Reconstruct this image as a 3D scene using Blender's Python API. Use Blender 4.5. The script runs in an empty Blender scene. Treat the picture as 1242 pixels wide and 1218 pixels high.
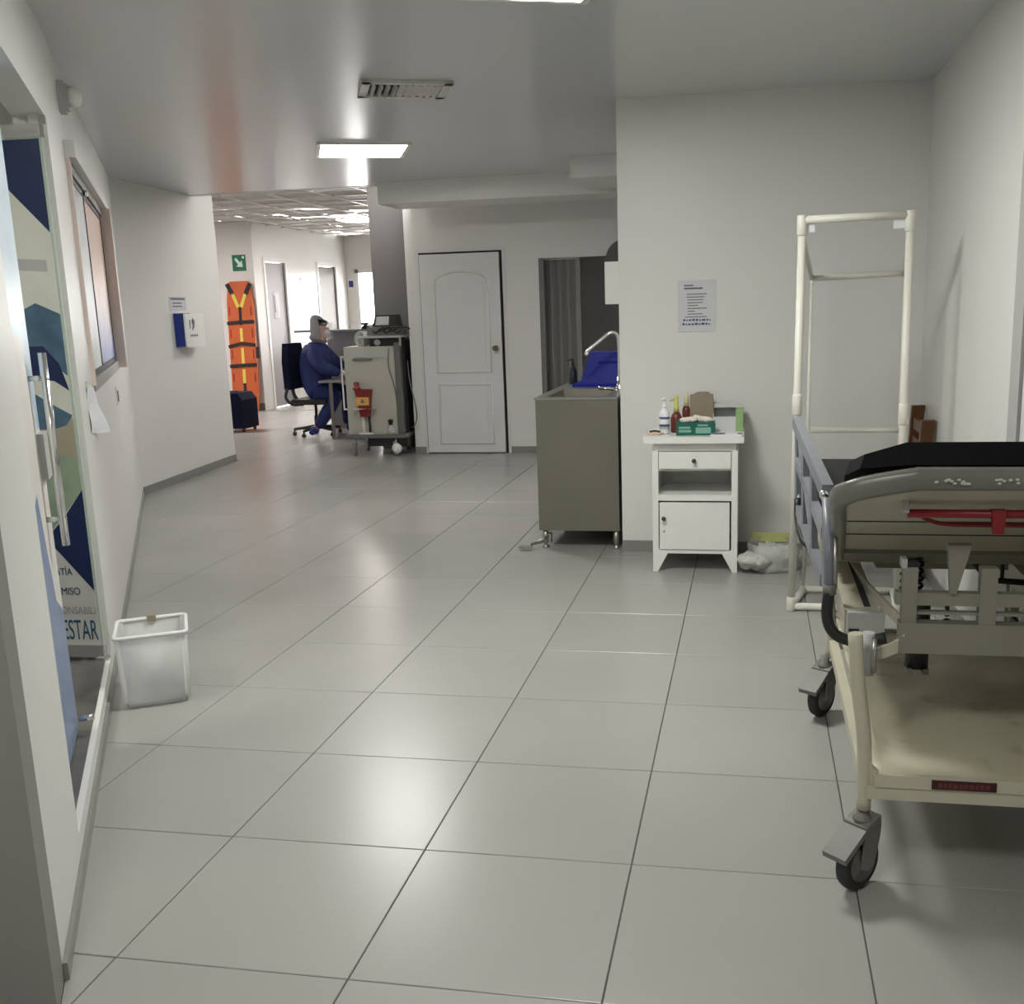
import bpy, bmesh, math, random
from mathutils import Matrix, Vector, noise
random.seed(11)
S = bpy.context.scene
COL = S.collection
PI = math.pi

# ------------------------------------------------------------ camera, world, exposure
def cam_axes(yaw, pitch, roll):
    cy, sy, cp, sp = math.cos(yaw), math.sin(yaw), math.cos(pitch), math.sin(pitch)
    fwd = Vector((-sy * cp, cy * cp, -sp)); right = Vector((cy, sy, 0)); up = right.cross(fwd)
    cr, sr = math.cos(roll), math.sin(roll)
    return cr * right + sr * up, -sr * right + cr * up, fwd
EYE = Vector((0, 0, 1.5268))
r_, u_, f_ = cam_axes(.1912, .2075, -.0299)
cd = bpy.data.cameras.new('camera'); cam = bpy.data.objects.new('camera', cd); COL.objects.link(cam)
m = Matrix.Identity(4)
for i in range(3):
    m[i][0], m[i][1], m[i][2], m[i][3] = r_[i], u_[i], -f_[i], EYE[i]
cam.matrix_world = m
cd.sensor_width = 36; cd.sensor_fit = 'HORIZONTAL'
cd.lens = 1267.6 / 1242 * 36
cd.shift_x = (621 - 669.994) / 1242; cd.shift_y = (638.72 - 609) / 1242
cd.clip_start = .05
S.camera = cam
w = bpy.data.worlds.new('daylight'); S.world = w; w.use_nodes = True
bg = w.node_tree.nodes['Background']; bg.inputs[0].default_value = (1, .96, .93, 1); bg.inputs[1].default_value = 6.0
S.view_settings.view_transform = 'Standard'; S.view_settings.look = 'None'
S.view_settings.gamma = 1; S.view_settings.use_curve_mapping = False
S.view_settings.exposure = 1.8
LAMP_NEAR, LAMP_FAR, LAMP_HALL = 16.0, 12.0, 14.0
WARM, NEUT, HALLC = (1, .995, .94), (1, .985, .95), (1, .90, .86)

# ------------------------------------------------------------ materials
def lin(v):
    v /= 255
    return v / 12.92 if v <= .04045 else ((v + .055) / 1.055) ** 2.4
def rgb(r, g, b): return (lin(r), lin(g), lin(b), 1)
def mat(name, col, rough=.5, metal=0, spec=.5, var=0, vscale=6, bump=0, bscale=60, trans=0, alpha=1,
        emit=None, estr=0, col2=None, rvar=0, coat=0, ior=1.45, per_object=0, detail=4, ramp=(.15, .85), world=False):
    """principled surface with a procedural colour variation, roughness variation and fine relief"""
    M = bpy.data.materials.new(name); M.use_nodes = True
    nt = M.node_tree; N = nt.nodes; L = nt.links; b = N['Principled BSDF']
    c = col if len(col) == 4 else (*col, 1)
    b.inputs['Base Color'].default_value = c
    b.inputs['Roughness'].default_value = rough; b.inputs['Metallic'].default_value = metal
    b.inputs['Specular IOR Level'].default_value = spec
    b.inputs['Transmission Weight'].default_value = trans; b.inputs['Alpha'].default_value = alpha
    b.inputs['IOR'].default_value = ior; b.inputs['Coat Weight'].default_value = coat
    b.inputs['Coat Roughness'].default_value = .08
    if emit:
        b.inputs['Emission Color'].default_value = (*emit, 1); b.inputs['Emission Strength'].default_value = estr
    tc = N.new('ShaderNodeTexCoord')
    last = None; co = N.new('ShaderNodeNewGeometry').outputs['Position'] if world else tc.outputs['Object']
    if var or col2 or rvar:
        nz = N.new('ShaderNodeTexNoise'); nz.inputs['Scale'].default_value = vscale; nz.inputs['Detail'].default_value = detail
        L.new(co, nz.inputs['Vector'])
        rp = N.new('ShaderNodeValToRGB'); rp.color_ramp.interpolation = 'EASE'; rp.color_ramp.elements[0].position, rp.color_ramp.elements[1].position = ramp
        c2 = col2 if col2 else tuple(max(0, x * (1 - var)) for x in c[:3]) + (1,)
        rp.color_ramp.elements[0].color = c2; rp.color_ramp.elements[1].color = c
        L.new(nz.outputs['Fac'], rp.inputs['Fac'])
        if var or col2: last = rp.outputs['Color']
        if rvar:
            mr = N.new('ShaderNodeMapRange'); mr.inputs[3].default_value = max(.02, rough - rvar); mr.inputs[4].default_value = min(1, rough + rvar)
            mr.inputs[1].default_value = .1; mr.inputs[2].default_value = .9; mr.interpolation_type = 'SMOOTHSTEP'
            L.new(nz.outputs['Fac'], mr.inputs[0]); L.new(mr.outputs[0], b.inputs['Roughness'])
    if per_object:
        oi = N.new('ShaderNodeObjectInfo'); mr2 = N.new('ShaderNodeMapRange')
        mr2.inputs[3].default_value = 1 - per_object; mr2.inputs[4].default_value = 1 + per_object
        L.new(oi.outputs['Random'], mr2.inputs[0])
        hs = N.new('ShaderNodeHueSaturation'); L.new(mr2.outputs[0], hs.inputs['Value'])
        if last: L.new(last, hs.inputs['Color'])
        else: hs.inputs['Color'].default_value = c
        last = hs.outputs['Color']
    if last: L.new(last, b.inputs['Base Color'])
    if bump:
        n2 = N.new('ShaderNodeTexNoise'); n2.inputs['Scale'].default_value = bscale; n2.inputs['Detail'].default_value = 3
        L.new(co, n2.inputs['Vector'])
        bp = N.new('ShaderNodeBump'); bp.inputs['Strength'].default_value = bump; bp.inputs['Distance'].default_value = .01
        L.new(n2.outputs['Fac'], bp.inputs['Height']); L.new(bp.outputs[0], b.inputs['Normal'])
    return M

M_wall = mat('wall_paint', (.74, .735, .71), .38, var=.04, vscale=.8, detail=2, bump=.04, bscale=9, spec=.45)
M_ceil = mat('ceiling_gloss_paint', (.60, .605, .60), .25, spec=.55, var=.03, vscale=.5, detail=1)
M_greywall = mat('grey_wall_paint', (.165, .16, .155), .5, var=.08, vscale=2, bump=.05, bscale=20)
M_tile = mat('floor_tile_glaze', (.355, .352, .332), .27, spec=.5, var=.10, vscale=1.1, per_object=.025, detail=2, world=True)
M_hallfloor = mat('hall_floor_glaze', (.335, .328, .308), .25, spec=.5, var=.08, vscale=3)
M_grout = mat('grout', (.09, .085, .08), .9)
M_base = mat('baseboard_tile', (.25, .245, .23), .35, var=.1, vscale=8)
M_white = mat('white_enamel', (.80, .80, .77), .32, var=.04, vscale=9)
M_whitedoor = mat('white_door_paint', (.70, .695, .685), .35, var=.04, vscale=4, bump=.04, bscale=30)
M_dark = mat('dark_gap', (.02, .02, .02), .8)
M_black = mat('black_plastic', (.018, .018, .02), .45, var=.2, vscale=12)
M_rubber = mat('rubber', (.035, .034, .033), .7, var=.3, vscale=20)
M_grey = mat('grey_plastic', (.17, .165, .15), .45, var=.12, vscale=15)
M_lightgrey = mat('light_grey_plastic', (.45, .45, .44), .45, var=.08, vscale=10)
M_steel = mat('stainless_steel', (.42, .41, .37), .36, metal=.9, var=.10, vscale=4, rvar=.06, bump=.03, bscale=120)
M_steelfront = mat('brushed_steel_sheet', (.235, .225, .185), .42, metal=.6, var=.10, vscale=3, rvar=.05, bump=.02, bscale=150)
M_chrome = mat('chrome', (.75, .75, .74), .16, metal=1, rvar=.05, vscale=20)
M_alu = mat('aluminium', (.42, .41, .39), .35, metal=.9, var=.1, vscale=20)
M_cream = mat('cream_enamel', (.52, .50, .39), .38, var=.12, vscale=7, rvar=.08)
M_creamshelf = mat('worn_cream_enamel', (.54, .51, .385), .42, col2=(.38, .335, .225, 1), vscale=11, rvar=.1, detail=9, ramp=(.26, .5))
M_beam = mat('grey_beige_enamel', (.255, .245, .20), .42, var=.1, vscale=6)
M_bumper = mat('grey_bumper_plastic', (.19, .185, .165), .35, col2=(.14, .135, .115, 1), vscale=9, rvar=.08)
M_rail = mat('blue_grey_rail_paint', (.20, .21, .24), .35, var=.15, vscale=20)
M_mattress = mat('black_vinyl', (.006, .006, .007), .6, spec=.12, var=.2, vscale=8, bump=.1, bscale=12)
M_red = mat('red_enamel', (.22, .010, .015), .4, var=.15, vscale=20)
M_maroon = mat('maroon_label', (.075, .012, .012), .45, col2=(.03, .008, .008, 1), vscale=30)
M_pvc = mat('pvc_pipe', (.76, .745, .66), .38, var=.08, vscale=9)
M_film = mat('clear_film', (.50, .50, .49), .12, alpha=.22, spec=.6, bump=.5, bscale=7)
M_bin = mat('translucent_plastic', (.84, .85, .84), .3, trans=.15, alpha=.5, var=.04, vscale=6, ior=1.1)
M_wood = mat('brown_wood', (.16, .065, .022), .42, col2=(.07, .028, .010, 1), vscale=14, detail=8)
M_paper = mat('paper', (.76, .77, .80), .6, var=.05, vscale=14, bump=.1, bscale=12)
M_sleeve = mat('plastic_sleeve', (.66, .665, .69), .2, var=.06, vscale=12)
M_ink = mat('ink', (.16, .16, .20), .7)
M_inkblue = mat('blue_ink', (.05, .09, .20), .6)
M_marble = mat('dark_marble', (.055, .050, .047), .28, col2=(.16, .15, .14, 1), vscale=5, detail=9)
M_blue = mat('blue_plastic', (.010, .035, .24), .35, var=.1, vscale=8)
M_tub = mat('royal_blue_plastic', (.008, .016, .30), .4, spec=.3, var=.12, vscale=7)
M_navy = mat('navy_fabric', (.008, .010, .035), .75, spec=.15, var=.3, vscale=20)
M_orange = mat('orange_polyethylene', (.58, .13, .045), .45, spec=.3, var=.12, vscale=6)
M_yellow = mat('yellow_webbing', (.75, .62, .10), .6, var=.1, vscale=30)
M_strap = mat('black_webbing', (.02, .016, .016), .7)
M_green = mat('sign_green', (.01, .15, .08), .45)
M_mint = mat('sign_white_green', (.72, .88, .80), .45)
M_gown = mat('blue_gown_fabric', (.020, .035, .16), .7, col2=(.012, .020, .095, 1), vscale=14, bump=.5, bscale=16)
M_hood = mat('grey_hood_fabric', (.26, .26, .28), .75, var=.2, vscale=18, bump=.4, bscale=20)
M_skin = mat('skin', (.48, .27, .19), .5, var=.1, vscale=20)
M_hair = mat('dark_hair', (.012, .009, .008), .6)
M_mask = mat('white_mask', (.62, .64, .66), .6)
M_visor = mat('clear_visor', (.8, .82, .85), .08, alpha=.22, spec=.7)
M_glove = mat('white_glove', (.68, .70, .72), .5)
M_shoe = mat('blue_shoe_cover', (.018, .04, .20), .65)
M_machine = mat('beige_machine_enamel', (.46, .45, .385), .42, var=.07, vscale=5)
M_kraft = mat('kraft_card', (.30, .25, .18), .75, var=.12, vscale=14)
M_greenbox = mat('green_carton', (.012, .12, .085), .5, var=.12, vscale=14)
M_greenlight = mat('light_green_carton', (.28, .45, .20), .5)
M_amber = mat('red_brown_liquid', (.16, .035, .025), .3, var=.2, vscale=10)
M_lime = mat('yellow_green_plastic', (.55, .55, .16), .4)
M_pink = mat('peach_plastic', (.72, .55, .44), .5)
M_bottle = mat('white_bottle_plastic', (.78, .79, .80), .35)
M_bag = mat('cloudy_polythene', (.62, .63, .60), .25, alpha=.62, spec=.6, bump=1, bscale=25, var=.15, vscale=25)
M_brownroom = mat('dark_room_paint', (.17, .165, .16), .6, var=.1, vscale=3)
M_panelgrey = mat('grey_laminate', (.27, .265, .29), .5, var=.06, vscale=6)
M_greydoor = mat('grey_door_paint', (.36, .35, .36), .45, var=.05, vscale=4)
M_browndoor = mat('dark_brown_grey_door', (.16, .145, .125), .5, var=.08, vscale=4)
M_ctile = mat('ceiling_tile_fibre', (.60, .58, .55), .85, var=.08, vscale=9, bump=.2, bscale=70, per_object=.08)
M_lampN = mat('lamp_diffuser_near', (.9, .9, .9), .4, emit=WARM, estr=LAMP_NEAR)
M_lampB = mat('lamp_diffuser_back', (.9, .9, .9), .4, emit=WARM, estr=12.0)
M_lampF = mat('lamp_diffuser_far', (.9, .9, .9), .4, emit=NEUT, estr=LAMP_FAR)
M_lampAdded = mat('added_hall_lamp_diffuser', (.9, .9, .9), .4, emit=HALLC, estr=34.0)
M_lampH = mat('lamp_diffuser_hall', (.9, .9, .9), .4, emit=HALLC, estr=LAMP_HALL)
M_ventdark = mat('vent_shadow_backing', (.02, .02, .02), .9)
M_vent = mat('vent_enamel', (.62, .61, .58), .45, var=.1, vscale=20)
M_postgrey = mat('poster_grey_green', (.66, .67, .59), .35, var=.1, vscale=5)
M_postwhite = mat('poster_white', (.56, .56, .53), .35, var=.04, vscale=5)
M_postnavy = mat('poster_navy', (.010, .022, .085), .3, var=.1, vscale=6)
M_postteal = mat('poster_teal', (.09, .18, .26), .35, col2=(.04, .085, .14, 1), vscale=9)
M_postgreen = mat('poster_pale_green', (.40, .47, .32), .35, col2=(.20, .28, .22, 1), vscale=6)
M_posttan = mat('poster_tan', (.42, .38, .27), .35, var=.2, vscale=7)
M_postink = mat('poster_lettering_navy', (.02, .055, .12), .4)
M_postfaint = mat('poster_lettering_grey', (.30, .29, .30), .5)
M_postblue = mat('poster_lettering_teal', (.01, .085, .15), .4)
M_leafblue = mat('leaf_film_light_blue', (.36, .50, .62), .3, col2=(.52, .62, .68, 1), vscale=4)
M_leafmid = mat('leaf_film_mid_blue', (.12, .19, .36), .3, col2=(.20, .27, .42, 1), vscale=5)
M_leafwhite = mat('leaf_film_white', (.70, .68, .64), .35, var=.05, vscale=4)
M_glassedge = mat('pale_green_glass_edge', (.46, .53, .47), .2, spec=.6)
M_clear = mat('window_glass', (.9, .92, .93), .03, trans=1.0, ior=1.45)
M_panewhite = mat('pane_white_reflection', (.80, .83, .84), .3, trans=.05, col2=(.60, .64, .68, 1), vscale=3, spec=.6)  # blurred bright scene in the glass, painted as pane colour
M_paneorange = mat('pane_orange_reflection', (.78, .40, .26), .3, trans=.03, col2=(.70, .58, .50, 1), vscale=2.6, spec=.6)  # orange reflection and view in the glass put into the pane colour
M_paneblue = mat('pane_blue_reflection', (.22, .30, .60), .2, col2=(.55, .52, .56, 1), vscale=6, spec=.6)  # blue part of the same painted reflection
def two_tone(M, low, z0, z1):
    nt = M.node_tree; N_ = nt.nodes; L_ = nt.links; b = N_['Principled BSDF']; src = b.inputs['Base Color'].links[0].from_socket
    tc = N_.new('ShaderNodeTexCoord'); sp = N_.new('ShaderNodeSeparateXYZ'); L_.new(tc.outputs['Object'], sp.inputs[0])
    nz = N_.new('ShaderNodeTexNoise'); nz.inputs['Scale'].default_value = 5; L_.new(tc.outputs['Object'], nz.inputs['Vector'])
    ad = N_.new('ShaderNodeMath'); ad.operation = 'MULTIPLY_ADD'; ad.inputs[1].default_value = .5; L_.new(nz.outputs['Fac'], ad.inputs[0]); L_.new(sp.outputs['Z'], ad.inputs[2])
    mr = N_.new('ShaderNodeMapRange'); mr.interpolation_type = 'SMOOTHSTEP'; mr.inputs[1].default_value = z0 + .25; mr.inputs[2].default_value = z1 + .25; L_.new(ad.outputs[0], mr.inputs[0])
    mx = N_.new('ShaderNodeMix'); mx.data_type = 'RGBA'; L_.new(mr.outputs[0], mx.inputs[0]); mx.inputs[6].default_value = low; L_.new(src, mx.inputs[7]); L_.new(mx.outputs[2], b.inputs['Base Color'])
two_tone(M_paneorange, (.24, .30, .62, 1), 1.30, 1.75)  # blue foot of the painted reflection, blended in by height
M_pinkreveal = mat('window_reveal_glow_tint', (.72, .61, .56), .4, var=.05, vscale=4)  # orange glow from the window put into the reveal's pink

# ------------------------------------------------------------ helpers
def box(bm, x0, x1, y0, y1, z0, z1, M=None):
    v = [bm.verts.new(p) for p in ((x0, y0, z0), (x1, y0, z0), (x1, y1, z0), (x0, y1, z0), (x0, y0, z1), (x1, y0, z1), (x1, y1, z1), (x0, y1, z1))]
    if M is not None:
        for q in v: q.co = M @ q.co
    for f in ((3, 2, 1, 0), (4, 5, 6, 7), (0, 1, 5, 4), (1, 2, 6, 5), (2, 3, 7, 6), (3, 0, 4, 7)):
        bm.faces.new([v[i] for i in f])
    return v
def frustum(bm, a, b):
    """a, b: two quads (lists of 4 points, same winding) joined into a closed solid"""
    va = [bm.verts.new(p) for p in a]; vb = [bm.verts.new(p) for p in b]; n = len(va)
    bm.faces.new(va[::-1]); bm.faces.new(vb)
    for i in range(n): bm.faces.new((va[i], va[(i + 1) % n], vb[(i + 1) % n], vb[i]))
def prism(bm, pts, z0, z1, M=None):
    a = [Vector((p[0], p[1], z0)) for p in pts]; b = [Vector((p[0], p[1], z1)) for p in pts]
    if M is not None: a = [M @ p for p in a]; b = [M @ p for p in b]
    frustum(bm, a, b)
def tube(bm, pts, r, seg=10, closed=False, cap=True):
    pts = [Vector(p) for p in pts]; n = len(pts); rings = []
    rr = r if isinstance(r, (list, tuple)) else [r] * n
    t0 = (pts[1] - pts[0]).normalized()
    up = Vector((0, 0, 1)) if abs(t0.z) < .9 else Vector((1, 0, 0))
    a = t0.cross(up).normalized()
    for i in range(n):
        if closed: t = (pts[(i + 1) % n] - pts[i - 1]).normalized()
        elif i == 0: t = t0
        elif i == n - 1: t = (pts[-1] - pts[-2]).normalized()
        else: t = ((pts[i + 1] - pts[i]).normalized() + (pts[i] - pts[i - 1]).normalized()).normalized()
        a = (a - t * a.dot(t)).normalized(); b = t.cross(a)
        rings.append([bm.verts.new(pts[i] + (a * math.cos(2 * PI * k / seg) + b * math.sin(2 * PI * k / seg)) * rr[i]) for k in range(seg)])
    for i in range(n if closed else n - 1):
        p, q = rings[i], rings[(i + 1) % n]
        for k in range(seg):
            f = bm.faces.new((p[k], p[(k + 1) % seg], q[(k + 1) % seg], q[k])); f.smooth = True
    if cap and not closed:
        bm.faces.new(rings[0][::-1]); bm.faces.new(rings[-1])
def smooth_path(pts, n=6):
    """Catmull-Rom through the points"""
    P = [Vector(p) for p in pts]; P = [P[0] * 2 - P[1]] + P + [P[-1] * 2 - P[-2]]; out = []
    for i in range(1, len(P) - 2):
        for k in range(n):
            t = k / n
            out.append(.5 * ((2 * P[i]) + (P[i + 1] - P[i - 1]) * t + (2 * P[i - 1] - 5 * P[i] + 4 * P[i + 1] - P[i + 2]) * t * t + (3 * P[i] - P[i - 1] - 3 * P[i + 1] + P[i + 2]) * t ** 3))
    out.append(P[-2]); return out
def lathe(bm, prof, seg=20, M=None):
    rings = []
    for r, z in prof:
        ring = [bm.verts.new(((max(r, 1e-4)) * math.cos(2 * PI * k / seg), max(r, 1e-4) * math.sin(2 * PI * k / seg), z)) for k in range(seg)]
        if M is not None:
            for v in ring: v.co = M @ v.co
        rings.append(ring)
    for a, b in zip(rings, rings[1:]):
        for k in range(seg):
            f = bm.faces.new((a[k], a[(k + 1) % seg], b[(k + 1) % seg], b[k])); f.smooth = True
    bm.faces.new(rings[0][::-1]); bm.faces.new(rings[-1])
def blob(bm, c, r, seg=14, M=None, jitter=0):
    """ellipsoid, optionally lumpy"""
    rx, ry, rz = r; c = Vector(c); n0 = len(bm.verts)
    g = bmesh.ops.create_uvsphere(bm, u_segments=seg, v_segments=max(6, seg // 2 + 2), radius=1)
    for v in g['verts']:
        k = 1 + (jitter * noise.noise(v.co * 2.3 + c * 5) if jitter else 0)
        p = Vector((v.co.x * rx * k, v.co.y * ry * k, v.co.z * rz * k))
        if M is not None: p = M @ p
        v.co = p + c
    for f in bm.faces:
        if all(v in g['verts'] for v in f.verts[:1]): f.smooth = True
def B(): return bmesh.new()
def part(parent, name, bm, material, bevel=0, local=False, kind=None, label=None, subsurf=0, seg=2):
    """one mesh object; its coordinates are world ones unless local=True"""
    if bevel:
        es = [e for e in bm.edges if len(e.link_faces) == 2 and e.calc_face_angle(0) > .5]
        if es: bmesh.ops.bevel(bm, geom=es, offset=bevel, segments=seg, profile=.6, affect='EDGES', clamp_overlap=True)
    bmesh.ops.recalc_face_normals(bm, faces=bm.faces[:])
    if parent is not None and not local:
        bm.transform(world_of(parent).inverted())
    me = bpy.data.meshes.new(name); bm.to_mesh(me); bm.free()
    if bevel:
        for p in me.polygons: p.use_smooth = True
        me.set_sharp_from_angle(angle=.6)
    me.materials.append(material)
    o = bpy.data.objects.new(name, me); COL.objects.link(o)
    if parent is not None: o.parent = parent
    if subsurf:
        md = o.modifiers.new('s', 'SUBSURF'); md.levels = md.render_levels = subsurf
    if kind: o['kind'] = kind
    if label: o['label'] = label
    return o
def world_of(o):
    mw = Matrix.Translation(o.location) @ o.rotation_euler.to_matrix().to_4x4()
    return world_of(o.parent) @ mw if o.parent else mw
def thing(name, label, cat, loc=(0, 0, 0), rz=0, group=None):
    o = bpy.data.objects.new(name, None); COL.objects.link(o); o.empty_display_size = .1
    o.location = loc; o.rotation_euler = (0, 0, rz); o['label'] = label; o['category'] = cat
    if group: o['group'] = group
    return o
def struct(name, bm, material, loc=(0, 0, 0), rz=0, bevel=0, label=None):
    o = part(None, name, bm, material, bevel); o.location = loc; o.rotation_euler = (0, 0, rz); o['kind'] = 'structure'
    if label: o['label'] = label
    return o
def text(parent, name, body, size, material, M, sx=1, align='LEFT', ext=.0006):
    cu = bpy.data.curves.new(name, 'FONT'); cu.body = body; cu.size = size; cu.align_x = align; cu.extrude = ext
    cu.materials.append(material)
    tmp = bpy.data.objects.new('tmp', cu); COL.objects.link(tmp)
    dg = bpy.context.evaluated_depsgraph_get()
    me = bpy.data.meshes.new_from_object(tmp.evaluated_get(dg)); me.name = name
    bpy.data.objects.remove(tmp)
    me.transform(M @ Matrix.Diagonal((sx, 1, 1, 1)))
    o = bpy.data.objects.new(name, me); COL.objects.link(o); o.parent = parent
    return o
def frame_M(o, x, y, z):
    """matrix with origin o and the given x, y, z axis directions"""
    M = Matrix.Identity(4)
    for i in range(3): M[i][0], M[i][1], M[i][2], M[i][3] = x[i], y[i], z[i], o[i]
    return M
def skin_mesh(verts, edges, radii, levels=2, root=0):
    me = bpy.data.meshes.new('sk'); me.from_pydata(verts, edges, [])
    o = bpy.data.objects.new('sk', me); COL.objects.link(o)
    md = o.modifiers.new('skin', 'SKIN'); md.use_smooth_shade = True
    for i, sv in enumerate(me.skin_vertices[0].data):
        r = radii[i]; sv.radius = r if isinstance(r, tuple) else (r, r); sv.use_root = (i == root)
    sb = o.modifiers.new('sub', 'SUBSURF'); sb.levels = sb.render_levels = levels
    dg = bpy.context.evaluated_depsgraph_get()
    out = bpy.data.meshes.new_from_object(o.evaluated_get(dg))
    bpy.data.objects.remove(o)
    bm = B(); bm.from_mesh(out); bpy.data.meshes.remove(out)
    for f in bm.faces: f.smooth = True
    return bm

# ------------------------------------------------------------ layout
ZC = 2.688                                   # ceiling of the near room
P0 = Vector((-1.583, 1.939, 0))              # near end of the slanted left wall
W = Vector((-.5036, .864, 0)); N = Vector((.864, .5036, 0))
RZL = math.atan2(W.y, W.x)                   # left-wall frame: x along the wall, y into the wall
def LW(s, d, z): return P0 + W * s - N * d + Vector((0, 0, z))
A = LW(7.32, 0, 0)                           # corner where the left wall turns
Bc = Vector((-5.455, 10.35, 0))
V2 = (Bc - A).normalized(); RZ2 = math.atan2(V2.y, V2.x); LEN2 = (Bc - A).length
XR = .965                                    # right wall
YF = 6.40                                    # front partition
XP = -.79                                    # its left edge
YD = 10.88                                   # wall with the white door
YE = 9.80                                    # end of the low ceiling
ZH = 2.95                                    # ceiling of the far hall
T = .12

# ------------------------------------------------------------ floor: slab and single tiles
bm = B(); box(bm, -10.2, 1.3, -3.2, 20.4, -.06, -.004)
floor = struct('floor', bm, M_grout)
def clip(poly, n, c):
    """keep the side n.p <= c"""
    out = []
    for i in range(len(poly)):
        a, b = poly[i], poly[(i + 1) % len(poly)]
        da, db = a.dot(n) - c, b.dot(n) - c
        if da <= 0: out.append(a)
        if da * db < 0: out.append(a + (b - a) * (da / (da - db)))
    return out
OX, OY, TS = -2.1153 % .6 - .6, 2.0421 % .6 - .6, .6
tile_mesh = None
def tile(poly, full):
    global tile_mesh
    g, ch = .0018, .0016
    c = sum((Vector(p) for p in poly), Vector((0, 0))) / len(poly)
    if full and tile_mesh:
        me = tile_mesh
    else:
        bm = B()
        def inset(k):
            return [c + (p - c) * (1 - k / max((p - c).length * .7, .05)) for p in poly]
        lo = [Vector((p.x - c.x, p.y - c.y, -.004)) for p in inset(g)]
        mi = [Vector((p.x - c.x, p.y - c.y, -ch)) for p in inset(g)]
        to = [Vector((p.x - c.x, p.y - c.y, 0)) for p in inset(g + ch)]
        rings = [[bm.verts.new(p) for p in ring] for ring in (lo, mi, to)]
        n = len(poly)
        for a, b in ((0, 1), (1, 2)):
            for i in range(n): bm.faces.new((rings[a][i], rings[a][(i + 1) % n], rings[b][(i + 1) % n], rings[b][i]))
        bm.faces.new(rings[2])
        bmesh.ops.recalc_face_normals(bm, faces=bm.faces[:])
        me = bpy.data.meshes.new('floor_tile'); bm.to_mesh(me); bm.free(); me.materials.append(M_tile)
        if full: tile_mesh = me
    o = bpy.data.objects.new('floor_tile', me); COL.objects.link(o); o.parent = floor; o.location = (c.x, c.y, 0)
nl = Vector((-N.x, -N.y)); cl = nl.dot(Vector((P0.x, P0.y)))
for iy in range(-1, 27):
    for ix in range(-15, 3):
        x0, y0 = OX + TS * ix, OY + TS * iy
        if y0 > 15.4: continue
        poly = [Vector(p) for p in ((x0, y0), (x0 + TS, y0), (x0 + TS, y0 + TS), (x0, y0 + TS))]
        q = poly
        if y0 < 8.3: q = clip(q, nl, cl)
        elif y0 < 10.4: q = clip(q, Vector((-1, 0)), 5.43)
        else:
            q = clip(q, Vector((-1, 0)), 8.0)
        q = clip(q, Vector((1, 0)), XR)
        if y0 > YF + .1: q = clip(q, Vector((1, 0)), XP)
        if y0 > YD: q = clip(q, Vector((1, 0)), -3.6)
        if y0 < .4: continue
        if len(q) < 3: continue
        ar = abs(sum(q[i].x * q[(i + 1) % len(q)].y - q[(i + 1) % len(q)].x * q[i].y for i in range(len(q)))) / 2
        if ar < .004: continue
        # leave out what the frame cannot show
        cx, cy = x0 + .3, y0 + .3
        if cx > cy * .62 + .5 or (cx < -.85 * cy - .5): continue
        tile(q, q == poly)
bm = B(); box(bm, -10, -3.6, 15.92, 20.2, -.004, 0)
struct('floor_hall', bm, M_hallfloor)

# ------------------------------------------------------------ ceiling of the near room
bm = B()
box(bm, -6.2, 1.2, -3, YE, ZC, ZC + .08); box(bm, -3.5, 1.2, YE, YD + .1, ZC, ZC + .08)
struct('ceiling', bm, M_ceil)
bm = B(); box(bm, -6.2, -3.5, YE, YE + .06, ZC - .004, 3.5)
struct('trim_1', bm, M_wall, label='white upstand where the low ceiling ends before the far hall')

# ------------------------------------------------------------ walls of the near room
bm = B()
WS0, WS1, WZ0, WZ1 = 3.05, 5.45, 1.22, 2.26      # window opening
DS0, DS1, DZ0, DZ1 = .56, 2.28, .10, 2.31       # glass-door opening
box(bm, 0, DS0, 0, T, 0, ZC); box(bm, DS0, DS1, 0, T, DZ1, ZC); box(bm, DS0, DS1, 0, T, 0, DZ0)
box(bm, DS1, WS0, 0, T, 0, ZC); box(bm, WS0, WS1, 0, T, 0, WZ0); box(bm, WS0, WS1, 0, T, WZ1, ZC); box(bm, WS1, 7.32, 0, T, 0, ZC)
struct('wall_left', bm, M_wall, P0, RZL)
bm = B(); box(bm, 0, LEN2, 0, .16, 0, ZC + .05)
struct('wall_left_far', bm, M_wall, A, RZ2)
bm = B(); box(bm, -.14, -.001, -.0, 1.2, 0, ZC)
struct('wall_near_grey', bm, mat('unlit_end_grey', (.24, .235, .22), .5, var=.05, vscale=2), P0, RZL)  # shade of the unlit wall end put into its grey
bm = B(); box(bm, XR, XR + .14, -3, YF + .1, 0, ZC)
struct('wall_right', bm, M_wall)
bm = B(); box(bm, XP, XR, YF, YF + .14, 0, ZC); box(bm, XP, XP + .14, YF + .14, YD, 0, ZC)
struct('wall_front', bm, M_wall)
bm = B(); box(bm, -2.75, XR + .1, -3.1, -3, 0, ZC); box(bm, -2.75, -2.65, -3, 1.3, 0, ZC)
struct('wall_back', bm, M_wall)
# wall with the white door and the dark doorway
DX0, DX1, DZT = -3.455, -2.555, 2.115
OX0, OX1, OZT = -2.17, XP, 2.017
bm = B()
box(bm, -3.60, DX0, YD, YD + .12, 0, ZC); box(bm, DX0, DX1, YD, YD + .12, DZT, ZC); box(bm, DX1, OX0, YD, YD + .12, 0, ZC)
box(bm, OX0, OX1, YD, YD + .12, OZT, ZC); box(bm, -3.60, -3.5, YD + .12, 11.3, 0, 3.5)
struct('wall_door', bm, M_wall)
bm = B(); box(bm, -4.13, -3.60, 11.3, 11.62, 0, 3.5)
struct('column_grey', bm, M_greywall)
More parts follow.
